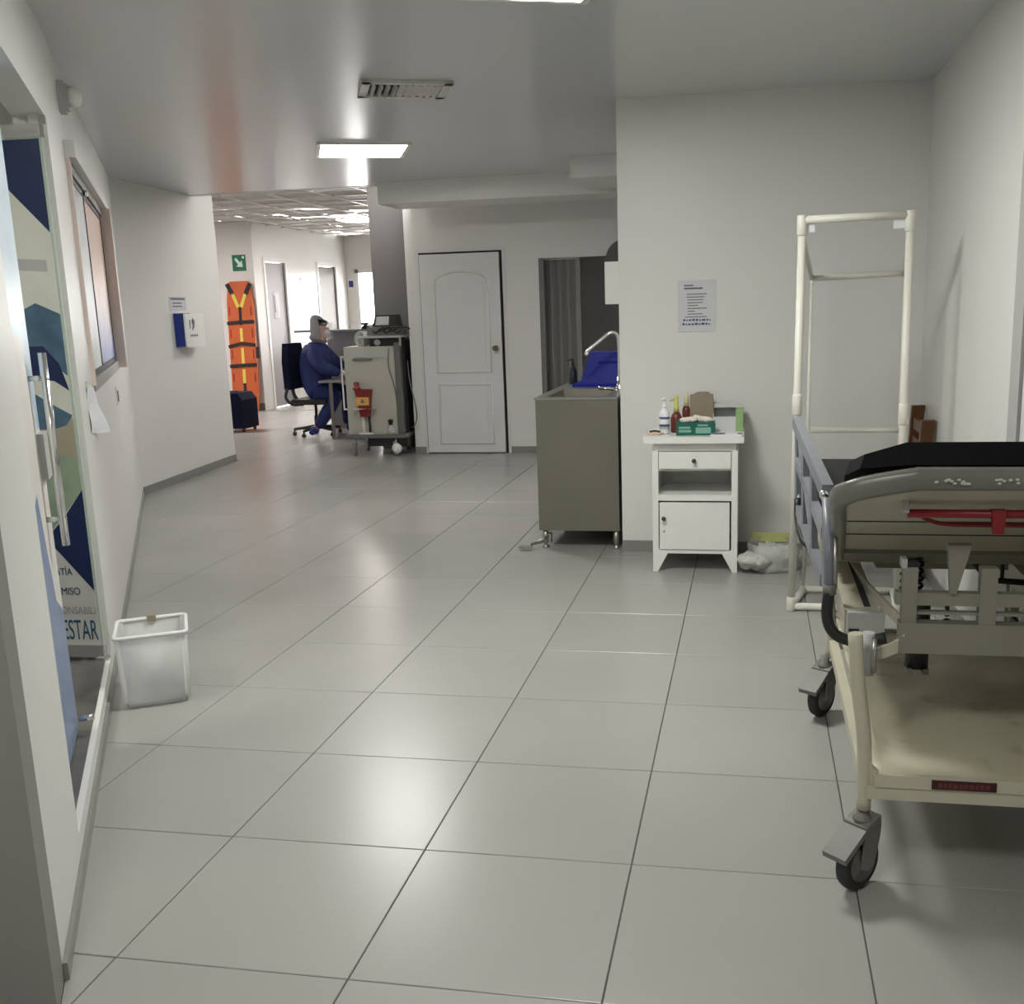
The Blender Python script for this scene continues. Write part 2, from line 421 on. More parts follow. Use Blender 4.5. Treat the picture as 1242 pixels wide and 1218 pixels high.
# boxed-in ducts under the ceiling
bm = B(); box(bm, -3.40, XP, 9.58, 10.15, 2.495, ZC)
struct('trim_2', bm, M_wall, bevel=.006, label='long white boxed duct under the ceiling before the white door')
bm = B(); box(bm, -1.44, XP, 8.62, 9.56, 2.525, ZC)
struct('trim_3', bm, M_wall, bevel=.006, label='short white boxed duct under the ceiling beside the partition')
# baseboards
bm = B(); box(bm, .0, 7.31, -.012, 0, 0, .045)
struct('baseboard_left', bm, M_base, P0, RZL, bevel=.003)
bm = B(); box(bm, .012, LEN2, -.012, 0, 0, .07)
struct('baseboard_left_far', bm, M_base, A, RZ2, bevel=.003)
bm = B(); box(bm, XP, XR, YF - .012, YF, 0, .072)
struct('baseboard_front', bm, M_base, bevel=.003)
bm = B(); box(bm, XR - .012, XR, 0, YF - .02, 0, .072)
struct('baseboard_right', bm, M_base, bevel=.003)
bm = B(); box(bm, -3.60, DX0 - .02, YD - .012, YD, 0, .07); box(bm, DX1 + .03, OX0, YD - .012, YD, 0, .07)
struct('baseboard_door', bm, M_base, bevel=.003)
# casing of a doorway in the right wall
bm = B(); box(bm, XR - .022, XR, 4.02, 4.16, 0, 2.2); box(bm, XR - .022, XR, 3.06, 4.02, 2.1, 2.2); box(bm, XR - .022, XR, 2.92, 3.06, 0, 2.2)
struct('trim_4', bm, M_lightgrey, bevel=.004, label='grey door casing on the right wall')

d4 = thing('door_4', 'flat white door in the grey casing of the right wall behind the trolley', 'door', (XR, 3.54, 0)); d4['kind'] = 'structure'
bm = B(); box(bm, XR - .010, XR - .0005, 3.065, 4.015, .08, 2.095); part(d4, 'door_leaf', bm, M_whitedoor, .002)

# ------------------------------------------------------------ room behind the dark doorway
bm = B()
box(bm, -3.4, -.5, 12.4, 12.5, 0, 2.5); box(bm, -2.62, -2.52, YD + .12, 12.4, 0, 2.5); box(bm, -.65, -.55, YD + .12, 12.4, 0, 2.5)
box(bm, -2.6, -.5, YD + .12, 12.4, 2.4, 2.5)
box(bm, -3.5, -2.62, YD + .125, YD + .2, 0, 2.5)  # unseen wall added behind the white door to stop light leaking beneath it
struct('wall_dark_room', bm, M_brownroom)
bm = B(); box(bm, OX0, OX0 + .03, YD - .005, YD + .12, 0, OZT)
struct('trim_5', bm, M_greywall)
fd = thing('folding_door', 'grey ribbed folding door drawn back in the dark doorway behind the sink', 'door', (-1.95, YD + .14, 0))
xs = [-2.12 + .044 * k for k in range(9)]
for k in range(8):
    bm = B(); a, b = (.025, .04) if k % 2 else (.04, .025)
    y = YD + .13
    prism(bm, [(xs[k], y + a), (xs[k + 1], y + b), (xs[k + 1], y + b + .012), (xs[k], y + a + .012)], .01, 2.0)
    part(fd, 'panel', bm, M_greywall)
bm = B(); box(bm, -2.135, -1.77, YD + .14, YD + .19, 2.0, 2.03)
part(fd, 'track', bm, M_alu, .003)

# ------------------------------------------------------------ white panel door
door = thing('door_1', 'white panel door with an arched upper panel and a brass knob', 'door', (-3.0, YD, 0)); door['kind'] = 'structure'
bm = B(); box(bm, DX0 + .012, DX1 - .028, YD - .030, YD + .010, .012, DZT - .02)
part(door, 'door_leaf', bm, M_whitedoor, .003)
yf = YD - .030
def molding(pts, name):
    bm = B(); tube(bm, [(p[0], yf, p[1]) for p in pts], .015, 6, closed=True); part(door, name, bm, M_whitedoor)
arc = [(-2.70 - .30 + .29 * math.cos(t), 1.80 + .115 * math.sin(t)) for t in [PI * k / 14 for k in range(15)]]
molding([(-3.29, .87), (-2.71, .87)] + [(x, z) for x, z in arc], 'upper_panel_molding')
molding([(-3.29, .11), (-2.71, .11), (-2.71, .74), (-3.29, .74)], 'lower_panel_molding')
bm = B(); prism(bm, [(-3.24, .92), (-2.76, .92)] + [(-3.0 + .24 * math.cos(t), 1.77 + .09 * math.sin(t)) for t in [PI * k / 12 for k in range(13)]], 0, .008,
                frame_M((0, yf + .002, 0), (1, 0, 0), (0, 0, 1), (0, -1, 0)))
part(door, 'upper_panel', bm, M_whitedoor)
bm = B(); box(bm, -3.24, -2.76, yf - .006, yf + .002, .16, .69); part(door, 'lower_panel', bm, M_whitedoor)
bm = B(); lathe(bm, [(.028, 0), (.028, .008), (.012, .012), (.012, .035), (.026, .045), (.028, .06), (.018, .072)], 16,
                frame_M((-2.645, yf, 1.115), (1, 0, 0), (0, 0, 1), (0, -1, 0)))
part(door, 'knob', bm, mat('antique_brass', (.20, .15, .08), .35, metal=.9), label='antique brass knob')
bm = B(); box(bm, DX0 + .002, DX0 + .012, YD - .005, YD + .05, 0, DZT); box(bm, DX1 - .012, DX1, YD - .002, YD + .05, 0, DZT); box(bm, DX0, DX1, YD - .002, YD + .05, DZT - .008, DZT)
box(bm, DX1 - .028, DX1 - .012, YD + .03, YD + .05, 0, DZT - .008); box(bm, DX0, DX1 - .012, YD + .03, YD + .05, DZT - .02, DZT - .008)
part(door, 'frame', bm, M_dark)
bm = B(); box(bm, DX0 - .035, DX0, YD - .006, YD, 0, DZT + .03); box(bm, DX1, DX1 + .035, YD - .006, YD, 0, DZT + .03); box(bm, DX0, DX1, YD - .006, YD, DZT, DZT + .03)
part(door, 'casing', bm, M_whitedoor)

# ------------------------------------------------------------ far hall
HX = -7.80; YS = 15.95; YEND = 19.9
bm = B(); box(bm, -10, HX, YS, YS + .1, 0, 3.0)
struct('wall_hall_sign', bm, M_wall)
HD = [(16.33, 17.13, 2.40), (18.50, 19.36, 2.40)]
bm = B()
box(bm, HX - .12, HX, YS + .1, HD[0][0], 0, 3.0); box(bm, HX - .12, HX, HD[0][0], HD[0][1], HD[0][2], 3.0)
box(bm, HX - .12, HX, HD[0][1], HD[1][0], 0, 3.0); box(bm, HX - .12, HX, HD[1][0], HD[1][1], HD[1][2], 3.0)
box(bm, HX - .12, HX, HD[1][1], YEND, 0, 3.0)
struct('wall_hall_left', bm, M_wall)
WX0, WX1, WHZ = -7.62, -6.2, 2.34
bm = B(); box(bm, HX - .12, WX0, YEND, YEND + .12, 0, 3.0); box(bm, WX0, WX1, YEND, YEND + .12, WHZ, 3.0); box(bm, WX1, -3.5, YEND, YEND + .12, 0, 3.0)
box(bm, WX0, WX1, YEND, YEND + .12, 0, .75)
struct('wall_hall_end', bm, M_wall)
bm = B(); box(bm, -3.6, -3.5, 11.62, YEND, 0, 3.5); box(bm, -10.1, -10, 10.4, YS, 0, 3.5); box(bm, -10.1, Bc.x - .17, 10.3, 10.4, 0, 3.5)
struct('wall_hall_outer', bm, M_wall)
bm = B(); box(bm, -10.1, -3.5, YE, YEND + .1, 3.5, 3.56)
struct('ceiling_void', bm, M_brownroom)
bm = B(); box(bm, -8.6, HX + .0, YS - .012, YS, 0, .12)
struct('baseboard_hall_sign', bm, M_base)
win3 = thing('window_2', 'bright daylit window at the end of the far hall', 'window', (-6.9, YEND, .75)); win3['kind'] = 'structure'
bm = B()
for x0, x1, z0, z1 in ((WX0, WX0 + .07, .75, WHZ), (WX1 - .07, WX1, .75, WHZ), (WX0, WX1, WHZ - .07, WHZ), (WX0, WX1, .75, .82), (-6.95, -6.88, .75, WHZ)):
    box(bm, x0, x1, YEND - .02, YEND + .05, z0, z1)
part(win3, 'window_frame', bm, M_white, .004)
for x0, x1 in ((WX0 + .07, -6.95), (-6.88, WX1 - .07)):
    bm = B(); box(bm, x0, x1, YEND + .01, YEND + .016, .82, WHZ - .07); part(win3, 'pane', bm, M_clear)
# doors off the hall
def hall_door(n, y0, y1, zt, m, label, paper):
    d = thing('door_%d' % n, label, 'door', (HX, (y0 + y1) / 2, 0)); d['kind'] = 'structure'
    bm = B(); box(bm, HX - .06, HX - .025, y0 + .03, y1 - .04, .01, zt - .03); part(d, 'door_leaf', bm, m, .004)
    bm = B(); box(bm, HX - .1, HX + .012, y0 - .05, y0 + .02, 0, zt + .05); box(bm, HX - .1, HX + .012, y1 - .02, y1 + .05, 0, zt + .05); box(bm, HX - .1, HX + .012, y0, y1, zt - .02, zt + .05)
    part(d, 'casing', bm, M_white, .004)
    bm = B(); box(bm, HX - .1, HX - .02, y1 - .04, y1 - .02, 0, zt - .02); part(d, 'shadow_gap', bm, M_dark)
    bm = B(); tube(bm, [(HX - .02, y1 - .12, 1.0), (HX + .04, y1 - .12, 1.0), (HX + .04, y1 - .24, 1.0)], .012, 8); part(d, 'handle', bm, M_chrome)
    return d
d2 = hall_door(2, *HD[0], M_greydoor, 'grey door with a notice in the far hall beside the orange board', True)
d3 = hall_door(3, *HD[1], M_browndoor, 'dark brown door far down the hall before the window', False)
def paper_on(name, label, o, x, y, z, wd, ht, m=M_paper, blocks=(), cat='notice', group=None, thick=.004):
    """flat sheet: x and y axes in its plane, z its normal; blocks = (u0,u1,v0,v1,material) print lying on it"""
    t = thing(name, label, cat, o, 0, group)
    M = frame_M((0, 0, 0), x, y, z)
    bm = B(); box(bm, -wd / 2, wd / 2, -ht / 2, ht / 2, .0005, thick, M); part(t, 'sheet', bm, m, local=True)
    if blocks:
        for mm in {b[4].name: b[4] for b in blocks}.values():
            bm = B()
            for b in blocks:
                if b[4] is mm: box(bm, b[0], b[1], b[2], b[3], thick, thick + .0012, M)
            part(t, 'print', bm, mm, local=True)
    return t
X1, Y1, Z1 = Vector((1, 0, 0)), Vector((0, 1, 0)), Vector((0, 0, 1))
paper_on('notice', 'white notice taped to the grey hall door', (HX - .022, 16.72, 1.68), Y1, Z1, X1, .20, .42, M_paper, [(-.08, -.05, -.12, .16, M_ink)])
paper_on('room_plaque', 'small blue and white room plaque beside the grey hall door', (HX, 17.72, 2.08), Y1, Z1, X1, .30, .22, M_white, [(-.07, .07, -.07, .07, M_blue)], 'plaque')
paper_on('room_plaque', 'small blue and white room plaque between the dark hall door and the window', (-7.715, YEND, 2.07), X1, Z1, -Y1, .13, .22, M_white, [(-.045, .045, -.06, .06, M_blue)], 'plaque')
# green exit-route sign
sg = thing('exit_sign', 'green emergency route sign with a white diagonal arrow above the orange board', 'sign', (-8.04, YS, 2.35))
Ms = frame_M((0, 0, 0), X1, Z1, -Y1)
bm = B(); box(bm, -.115, .115, -.125, .125, .0005, .006, Ms); part(sg, 'plate', bm, M_green, local=True)
bm = B()
prism(bm, [(-.075, .055), (-.045, .085), (.02, .005), (.05, .04), (.06, -.065), (-.05, -.055), (-.015, -.025)], .006, .008, Ms)
part(sg, 'arrow', bm, M_mint, local=True)
bm = B(); lathe(bm, [(.022, .006), (.022, .008)], 12, Ms @ Matrix.Translation((.075, .085, 0))); part(sg, 'figure_head', bm, M_mint, local=True)

# suspended ceiling of the hall: single tiles in a grid
hc = B()
for k in range(11): box(hc, -10 + .6 * k, -9.975 + .6 * k, YE + .1, YEND, ZH, ZH + .02)
for k in range(17): box(hc, -10, -3.6, YE + .1 + .6 * k, YE + .125 + .6 * k, ZH, ZH + .02)
hall_ceiling = struct('ceiling_hall', hc, M_white)
bm = B(); box(bm, -.286, .286, -.286, .286, 0, .012); bmesh.ops.recalc_face_normals(bm, faces=bm.faces[:])
ct = bpy.data.meshes.new('ceiling_tile'); bm.to_mesh(ct); bm.free(); ct.materials.append(M_ctile)
for ix in range(10):
    for iy in range(17):
        cx, cy = -10 + .6 * ix + .3125, YE + .1 + .6 * iy + .3125
        if cy > YEND or cx > -3.8: continue
        if 11.9 < cy < 12.5 and -5.4 < cx < -4.4: continue          # missing tiles: a dark gap
        if abs(cx + 6.08) < .3 and abs(cy - 16.21) < .35: continue   # the lamp sits here
        if cx < -8.4 and cy < 14: continue
        o = bpy.data.objects.new('ceiling_tile', ct); COL.objects.link(o); o.parent = hall_ceiling
        tl = random.choice((0, 0, .01, .03))
        o.location = (cx, cy, ZH + .022 + tl * .6)
        o.rotation_euler = (random.uniform(-1, 1) * tl * 2.2, random.uniform(-1, 1) * tl * 2.2, random.uniform(-.01, .01))

# ------------------------------------------------------------ ceiling lamps and vent
def ceiling_lamp(label, cx, cy, z, size, rz, m, group='square ceiling panel lamps'):
    t = thing('ceiling_lamp', label, 'ceiling lamp', (cx, cy, z), rz, group)
    h = size / 2
    bm = B()
    for a in ((-h - .03, h + .03, -h - .03, -h), (-h - .03, h + .03, h, h + .03), (-h - .03, -h, -h, h), (h, h + .03, -h, h)): box(bm, *a, -.016, -.0005)
    part(t, 'frame', bm, M_white, local=True)
    bm = B(); box(bm, -h, h, -h, h, -.012, -.0005); part(t, 'diffuser', bm, m, local=True)
    return t
R25 = math.radians(24)
ceiling_lamp('lit square panel lamp in the near ceiling beyond the air vent', -2.805, 7.63, ZC, .60, R25, M_lampF)
ceiling_lamp('lit square panel lamp at the top edge of the view, nearer than the vent', -.815, 3.92, ZC, .60, R25, M_lampN)
ceiling_lamp('lit square panel lamp in the near ceiling behind the viewpoint', -.72, .35, ZC, .60, R25, M_lampB)
ceiling_lamp('lit square panel lamp among the loose ceiling tiles of the far hall', -6.08, 16.25, ZH, .58, 0, M_lampH)
ceiling_lamp('added unseen panel lamp behind the left wall, brightening the hall sign wall', -8.2, 13.2, ZH, .58, 0, M_lampAdded)  # unseen lamp added to light the sign wall
vt = thing('ceiling_vent', 'grey louvred air vent in the near ceiling', 'vent', (-1.83, 5.68, ZC), R25)
hw, hd = .235, .20
bm = B(); box(bm, -hw + .03, hw - .03, -hd + .03, hd - .03, -.003, -.0008); part(vt, 'backing', bm, M_ventdark, local=True)
bm = B()
for a in ((-hw, hw, -hd, -hd + .045), (-hw, hw, hd - .045, hd), (-hw, -hw + .045, -hd, hd), (hw - .045, hw, -hd, hd)): box(bm, *a, -.018, -.0005)
part(vt, 'frame', bm, M_vent, .004, local=True)
for k in range(10):
    x = -hw + .066 + .0375 * k
    bm = B(); box(bm, -.016, .016, -hd + .045, hd - .045, -.0015, .0015, Matrix.Translation((x, 0, -.015)) @ Matrix.Rotation(.5 if k > 3 else 1.2, 4, 'Y'))
    part(vt, 'slat', bm, M_vent, local=True)

# ------------------------------------------------------------ left wall: window, glass doors, small things
win = thing('window_1', 'sliding aluminium window in the slanted left wall with orange and white reflections painted into its panes', 'window', P0, RZL); win['kind'] = 'structure'
def wbox(name, m, *boxes, bevel=0):
    bm = B()
    for b in boxes: box(bm, *b)
    return part(win, name, bm, m, bevel, local=True)
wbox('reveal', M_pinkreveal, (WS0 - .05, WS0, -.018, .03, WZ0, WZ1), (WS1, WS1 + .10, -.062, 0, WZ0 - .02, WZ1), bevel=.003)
wbox('casing', M_wall, (WS0 - .05, WS1 + .14, -.045, 0, WZ1, WZ1 + .075), bevel=.008)
wbox('window_sill', M_alu, (WS0 - .04, WS1 + .06, -.012, T, WZ0 - .03, WZ0 + .03), bevel=.003)
wbox('track', M_grey, (WS0, WS1, -.010, .03, WZ1 - .05, WZ1 - .001), bevel=.003)
bm = B(); blob(bm, (3.95, -.012, WZ1 - .06), (.02, .012, .02), 10); part(win, 'latch', bm, M_chrome, local=True)
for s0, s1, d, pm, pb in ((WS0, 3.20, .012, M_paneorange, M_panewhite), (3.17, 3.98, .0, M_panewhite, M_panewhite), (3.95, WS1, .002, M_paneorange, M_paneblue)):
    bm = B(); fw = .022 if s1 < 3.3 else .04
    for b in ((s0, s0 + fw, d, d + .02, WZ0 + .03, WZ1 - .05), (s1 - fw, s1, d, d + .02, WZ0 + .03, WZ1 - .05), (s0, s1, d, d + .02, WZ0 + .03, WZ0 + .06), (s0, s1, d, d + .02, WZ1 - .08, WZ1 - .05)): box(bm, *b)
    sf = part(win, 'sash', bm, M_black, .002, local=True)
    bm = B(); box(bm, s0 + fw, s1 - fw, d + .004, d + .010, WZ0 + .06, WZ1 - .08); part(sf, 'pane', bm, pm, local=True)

# vestibule behind the glass doors
bm = B(); box(bm, .2, 3.2, T, 2.3, 0, DZ0)
box(bm, DS0, DS1, .02, T, DZ0 - .0005, DZ0 + .004)
struct('floor_vestibule', bm, M_marble, P0, RZL)
bm = B(); box(bm, .1, 3.3, 2.3, 2.4, 0, 2.7); box(bm, .1, .2, T, 2.3, 0, 2.7); box(bm, 3.2, 3.3, T, 2.3, 0, 2.7); box(bm, .1, 3.3, T, 2.4, 2.6, 2.68)
struct('wall_vestibule', bm, M_wall, P0, RZL)
bm = B(); box(bm, DS1 - .012, DS1, .045, .075, DZ0, DZ1); struct('trim_6', bm, M_glassedge, P0, RZL)

def patch(parent, s0, s1, d0, d1, z0, z1):
    bm = B(); box(bm, s0, s1, d0, d1, z0, z1); return part(parent, 'patch_fitting', bm, M_chrome, .004, local=True)
# near leaf, shut in the wall plane
gd = thing('glass_door', 'closed glass door leaf with light blue and white film and a long steel handle', 'door', P0, RZL)
L0, L1 = .575, 1.375
bm = B(); box(bm, L0, L1, .062, .072, DZ0 + .015, DZ1 - .02); part(gd, 'glass_panel', bm, M_glassedge, local=True)
def film(name, pts, m, lift=.0012):
    bm = B(); prism(bm, pts, 0, lift, frame_M((0, .062, 0), (1, 0, 0), (0, 0, 1), (0, -1, 0))); return part(gd, name, bm, m, local=True)
zb, zt = DZ0 + .016, DZ1 - .021
film('film_upper', [(L0, 1.55), (1.20, 1.48), (1.30, 1.18), (L1, 1.18), (L1, zt), (L0, zt)], M_leafblue)
film('film_middle', [(L0, .80), (1.10, 1.00), (1.24, .62), (L1, .55), (L1, 1.18), (1.30, 1.18), (1.20, 1.48), (L0, 1.55)], M_leafwhite)
film('film_lower', [(L0, zb), (L1, zb), (L1, .55), (1.24, .62), (1.10, 1.00), (L0, .80)], M_leafmid)
patch(gd, L0, L0 + .14, .054, .080, zb - .01, zb + .04); patch(gd, L0, L0 + .14, .054, .080, zt - .04, zt + .01)
HSS = 1.255
bm = B(); tube(bm, [LW(HSS, .012, .80) - P0, LW(HSS, .012, 1.43) - P0], .0125, 12); bm.transform(Matrix.Rotation(-RZL, 4, 'Z')); hb = part(gd, 'handle', bm, M_chrome, local=True)
for z in (.89, 1.35):
    bm = B(); tube(bm, [(HSS, .0, z), (HSS, .064, z)], .009, 10); part(hb, 'standoff', bm, M_chrome, local=True)
bm = B(); box(bm, 1.27, L1 + .004, .040, .092, 1.02, 1.17); part(gd, 'lock_case', bm, M_lightgrey, .006, local=True)
bm = B(); tube(bm, [(1.32, .05, .17), (1.32, .0, .17)], .010, 8); part(gd, 'floor_bolt', bm, M_chrome, local=True)

# far leaf, swung open into the vestibule, with a printed poster on the face towards the room
pv = LW(2.2, .03, 0); RZP = math.atan2(-.07, -.998)
ceiling_lamp('added unseen panel lamp in the vestibule ceiling, brightening the poster leaf', LW(1.05, 1.0, 0).x, LW(1.05, 1.0, 0).y, 2.6, .40, RZL, M_lampB)  # unseen lamp added to brighten the poster on the open leaf
pd = thing('glass_door', 'open glass door leaf with a printed poster of a masked nurse and large lettering', 'door', pv, RZP)
# local x = away from the pivot along the leaf, local y points to the camera side
bm = B(); box(bm, -.012, .78, -.012, -.002, .125, 2.27); part(pd, 'glass_panel', bm, M_glassedge, local=True)
MP = frame_M((0, -.002, 0), (1, 0, 0), (0, 0, 1), (0, 1, 0))
MP[1][2] = 1
def pprint(name, pts, m, lift):
    bm = B(); prism(bm, pts, 0, lift, MP); return part(pd, name, bm, m, local=True)
pprint('poster_ground', [(0, .17), (.74, .17), (.74, 2.22), (0, 2.22)], M_postgrey, .001)
pprint('white_field', [(0, .17), (.74, .17), (.74, 1.40), (.33, .86), (0, .41)], M_postwhite, .0016)
pprint('upper_triangle', [(0, 1.87), (.16, 2.045), (.50, 2.22), (0, 2.22)], M_postnavy, .002)
pprint('lower_triangle', [(0, .41), (.155, .60), (.18, .64), (.097, .72), (0, .84)], M_postnavy, .0026)
pprint('photo_box', [(.03, 1.72), (.17, 1.73), (.17, 1.775), (.03, 1.765)], M_lightgrey, .0016)
pprint('photo_cap', [(.0, 1.31), (.06, 1.36), (.14, 1.36), (.22, 1.33), (.24, 1.45), (.19, 1.56), (.10, 1.60), (.0, 1.555)], M_postteal, .0020)
pprint('photo_hair', [(.0, 1.25), (.03, 1.36), (.09, 1.43), (.16, 1.43), (.2, 1.36), (.2, 1.28), (.14, 1.30), (.06, 1.29)], M_postnavy, .0024)
pprint('photo_mask', [(.0, 1.15), (.09, 1.20), (.2, 1.27), (.2, 1.10), (.1, 1.09), (.03, 1.11)], M_postteal, .0022)
pprint('photo_arm', [(.0, 1.14), (.06, 1.16), (.16, 1.12), (.2, .98), (.12, .93), (.0, .96)], M_posttan, .0021)
pprint('photo_gown', [(.0, .84), (.10, .73), (.2, .62), (.3, .80), (.3, 1.05), (.18, 1.08), (.10, 1.0), (.0, .97)], M_postgreen, .0023)
def ptext(s, u_right, z, size, m, sx):
    # letters run towards the pivot: right edge at u_right
    M = frame_M((u_right, .0006, z), (-1, 0, 0), (0, 0, 1), (0, 1, 0))
    return text(pd, 'lettering', s, size, m, M, sx, 'RIGHT')
ptext('EMPATÍA', .088, .478, .044, M_postink, .80)
ptext('COMPROMISO', .062, .392, .046, M_postink, .82)
ptext('RESPONSABILI', .002, .308, .046, M_postfaint, .80)
ptext('BIENESTAR', .006, .195, .125, M_postblue, .45)
patch(pd, -.014, .16, -.020, .008, .118, .168); patch(pd, -.014, .14, -.020, .008, 2.225, 2.275)
bm = B(); box(bm, -.02, .02, -.03, .02, 2.275, DZ1 - .001); part(pd, 'pivot', bm, M_chrome, .003, local=True)
bm = B(); box(bm, -.02, .02, -.03, .02, DZ0 + .005, .118); part(pd, 'pivot', bm, M_chrome, .003, local=True)

# beacon, switch, hanging paper
bc = thing('alarm_beacon', 'square grey alarm beacon high on the slanted left wall', 'alarm', LW(3.02, 0, 2.52), RZL)
bm = B(); box(bm, -.05, .05, -.03, -.0005, -.065, .065); part(bc, 'base_plate', bm, M_lightgrey, .006, local=True)
bm = B(); box(bm, -.042, .042, -.042, -.03, -.055, .055); part(bc, 'body', bm, M_lightgrey, .004, local=True)
bm = B(); lathe(bm, [(.045, .042), (.045, .07), (.040, .088), (.02, .098)], 16, frame_M((0, 0, .005), (1, 0, 0), (0, 0, 1), (0, -1, 0))); part(bc, 'lens', bm, M_white, local=True)
sw = thing('light_switch', 'small grey light switch under the window in the left wall', 'switch', LW(4.9, 0, 1.04), RZL)
bm = B(); box(bm, -.04, .04, -.008, -.0005, -.06, .06); part(sw, 'plate', bm, M_white, .002, local=True)
bm = B(); box(bm, -.018, .018, -.014, -.008, -.035, .035); part(sw, 'rocker', bm, M_grey, .002, local=True)
hp = thing('paper_sheet', 'loose white paper taped between the glass doors and the window', 'paper', LW(2.78, 0, 1.14), RZL)
bm = B(); g = [[bm.verts.new((-.17 + .34 * i / 6, -.002 - .055 * (i / 6) ** 3 * (1 - j / 8) - .004 * math.sin(j), -.11 + .22 * j / 8 - .03 * i / 6)) for j in range(9)] for i in range(7)]
for i in range(6):
    for j in range(8): bm.faces.new((g[i][j], g[i + 1][j], g[i + 1][j + 1], g[i][j + 1]))
o = part(hp, 'sheet', bm, M_paper, local=True)
md = o.modifiers.new('t', 'SOLIDIFY'); md.thickness = .001
bm = B(); box(bm, -.17, -.13, -.004, -.0005, .09, .12); part(hp, 'tape', bm, M_glassedge, local=True)

# towel/soap box on the second left wall
fpt = A + V2 * ((9.30 - A.y) / V2.y)
dp = thing('wall_dispenser', 'blue and white dispenser box with a leaf emblem on the left wall', 'dispenser', fpt + Vector((0, 0, 1.25)), RZ2)
# local x along the wall, local -y out into the room
bm = B(); box(bm, -.10, .05, -.10, -.0005, .005, .315); part(dp, 'body', bm, M_blue, .006, local=True)
bm = B(); box(bm, -.105, .30, -.118, -.10, .0, .31); part(dp, 'front_cover', bm, M_white, .004, local=True)
bm = B(); box(bm, .05, .29, -.10, -.0005, .005, .30); part(dp, 'tray', bm, M_white, .004, local=True)
Mf = frame_M((.02, -.118, .20), (1, 0, 0), (0, 0, 1), (0, -1, 0))
bm = B(); prism(bm, [(0, -.05), (.05, -.02), (.07, .04), (.03, .07), (.0, .04), (.02, 0)], .0005, .002, Mf); prism(bm, [(-.05, -.03), (-.035, -.03), (-.025, .05), (-.045, .055)], .0005, .002, Mf)
part(dp, 'emblem', bm, M_ink, local=True)
bm = B()
for k in range(5): box(bm, -.05 + .035 * k, -.028 + .035 * k, -.105, -.085, .0005, .002, Mf)
part(dp, 'lettering_strip', bm, M_ink, local=True)
V2n = Vector((V2.y, -V2.x, 0))
paper_on('notice', 'small white notice above the blue dispenser on the left wall', fpt + V2 * .02 + Vector((0, 0, 1.655)), V2, Z1, V2n, .36, .13, M_sleeve,
         [(-.15, .15, .035, .055, M_ink), (-.12, .08, .0, .012, M_ink), (-.12, .08, -.03, -.018, M_ink)])

# note on the partition
rows = [(-.075, -.02, .115, .123, M_ink), (-.075, .035, .097, .107, M_ink)]
for k, (a, b) in enumerate(((-.06, .06), (-.06, .045), (-.055, .04), (-.055, .035), (-.055, .01), (-.055, .06), (-.055, -.01), (-.055, .035), (-.07, .06))):
    rows.append((a, b, .066 - .0165 * k, .071 - .0165 * k, M_ink))
xk = -.08
for k in range(9):
    wv = random.uniform(.008, .02); rows.append((xk, min(.09, xk + wv), -.088, -.078 + random.uniform(-.003, .004), M_inkblue)); rows.append((xk - .005, min(.085, xk + wv - .004), -.112, -.101 + random.uniform(-.003, .004), M_inkblue)); xk += wv + .006
paper_on('notice', 'printed notice in a plastic sleeve with two handwritten lines on the partition', (-.325, YF, 1.505), X1, Z1, -Y1, .225, .30, M_sleeve, rows)

# ------------------------------------------------------------ steel sink
sk = thing('sink_unit', 'stainless steel sink cabinet standing at the end of the partition', 'sink', (-1.07, 6.95, 0))
SX0, SX1, SY0, SY1, SZ0, SZ1 = -1.335, -.815, 6.45, 7.75, .118, .968
bm = B(); box(bm, SX0, SX1, SY0, SY0 + .015, SZ0, SZ1 - .012); part(sk, 'front_panel', bm, M_steelfront, .004)
bm = B(); box(bm, SX0, SX0 + .012, SY0 + .015, SY1, SZ0, SZ1 - .012); part(sk, 'side_panel', bm, M_steelfront, .002)
bm = B(); box(bm, SX1 - .012, SX1, SY0 + .015, SY1, SZ0, SZ1 - .012); part(sk, 'side_panel', bm, M_steelfront, .002)
bm = B(); box(bm, SX0, SX1, SY1 - .012, SY1, SZ0, SZ1 - .012); part(sk, 'back_panel', bm, M_steelfront)
bm = B()
box(bm, SX0 - .008, SX1, SY0 - .008, SY0 + .06, SZ1 - .014, SZ1); box(bm, SX0 - .008, SX0 + .06, SY0 + .06, SY1, SZ1 - .014, SZ1)
box(bm, SX1 - .08, SX1, SY0 + .06, SY1, SZ1 - .014, SZ1); box(bm, SX0 + .06, SX1 - .08, 7.12, SY1, SZ1 - .014, SZ1)
part(sk, 'worktop', bm, M_steel, .004)
bm = B()
bx0, bx1, by0, by1, bz = SX0 + .06, SX1 - .08, SY0 + .06, 7.12, .74
va = [bm.verts.new(p) for p in ((bx0, by0, SZ1 - .006), (bx1, by0, SZ1 - .006), (bx1, by1, SZ1 - .006), (bx0, by1, SZ1 - .006))]
vb = [bm.verts.new(p) for p in ((bx0 + .03, by0 + .03, bz), (bx1 - .03, by0 + .03, bz), (bx1 - .03, by1 - .03, bz), (bx0 + .03, by1 - .03, bz))]
for i in range(4): bm.faces.new((va[i], vb[i], vb[(i + 1) % 4], va[(i + 1) % 4]))
bm.faces.new(vb)
o = part(sk, 'basin', bm, M_steelfront); o.modifiers.new('t', 'SOLIDIFY').thickness = .003
for x in (SX0 + .035, SX1 - .025):
    for y in (SY0 + .03, SY1 - .04):
        bm = B(); lathe(bm, [(.022, .0), (.024, .008), (.012, .016), (.012, .03), (.018, .034), (.018, SZ0 + .004)], 12, Matrix.Translation((x, y, 0))); part(sk, 'leg', bm, M_steel)
bm = B()
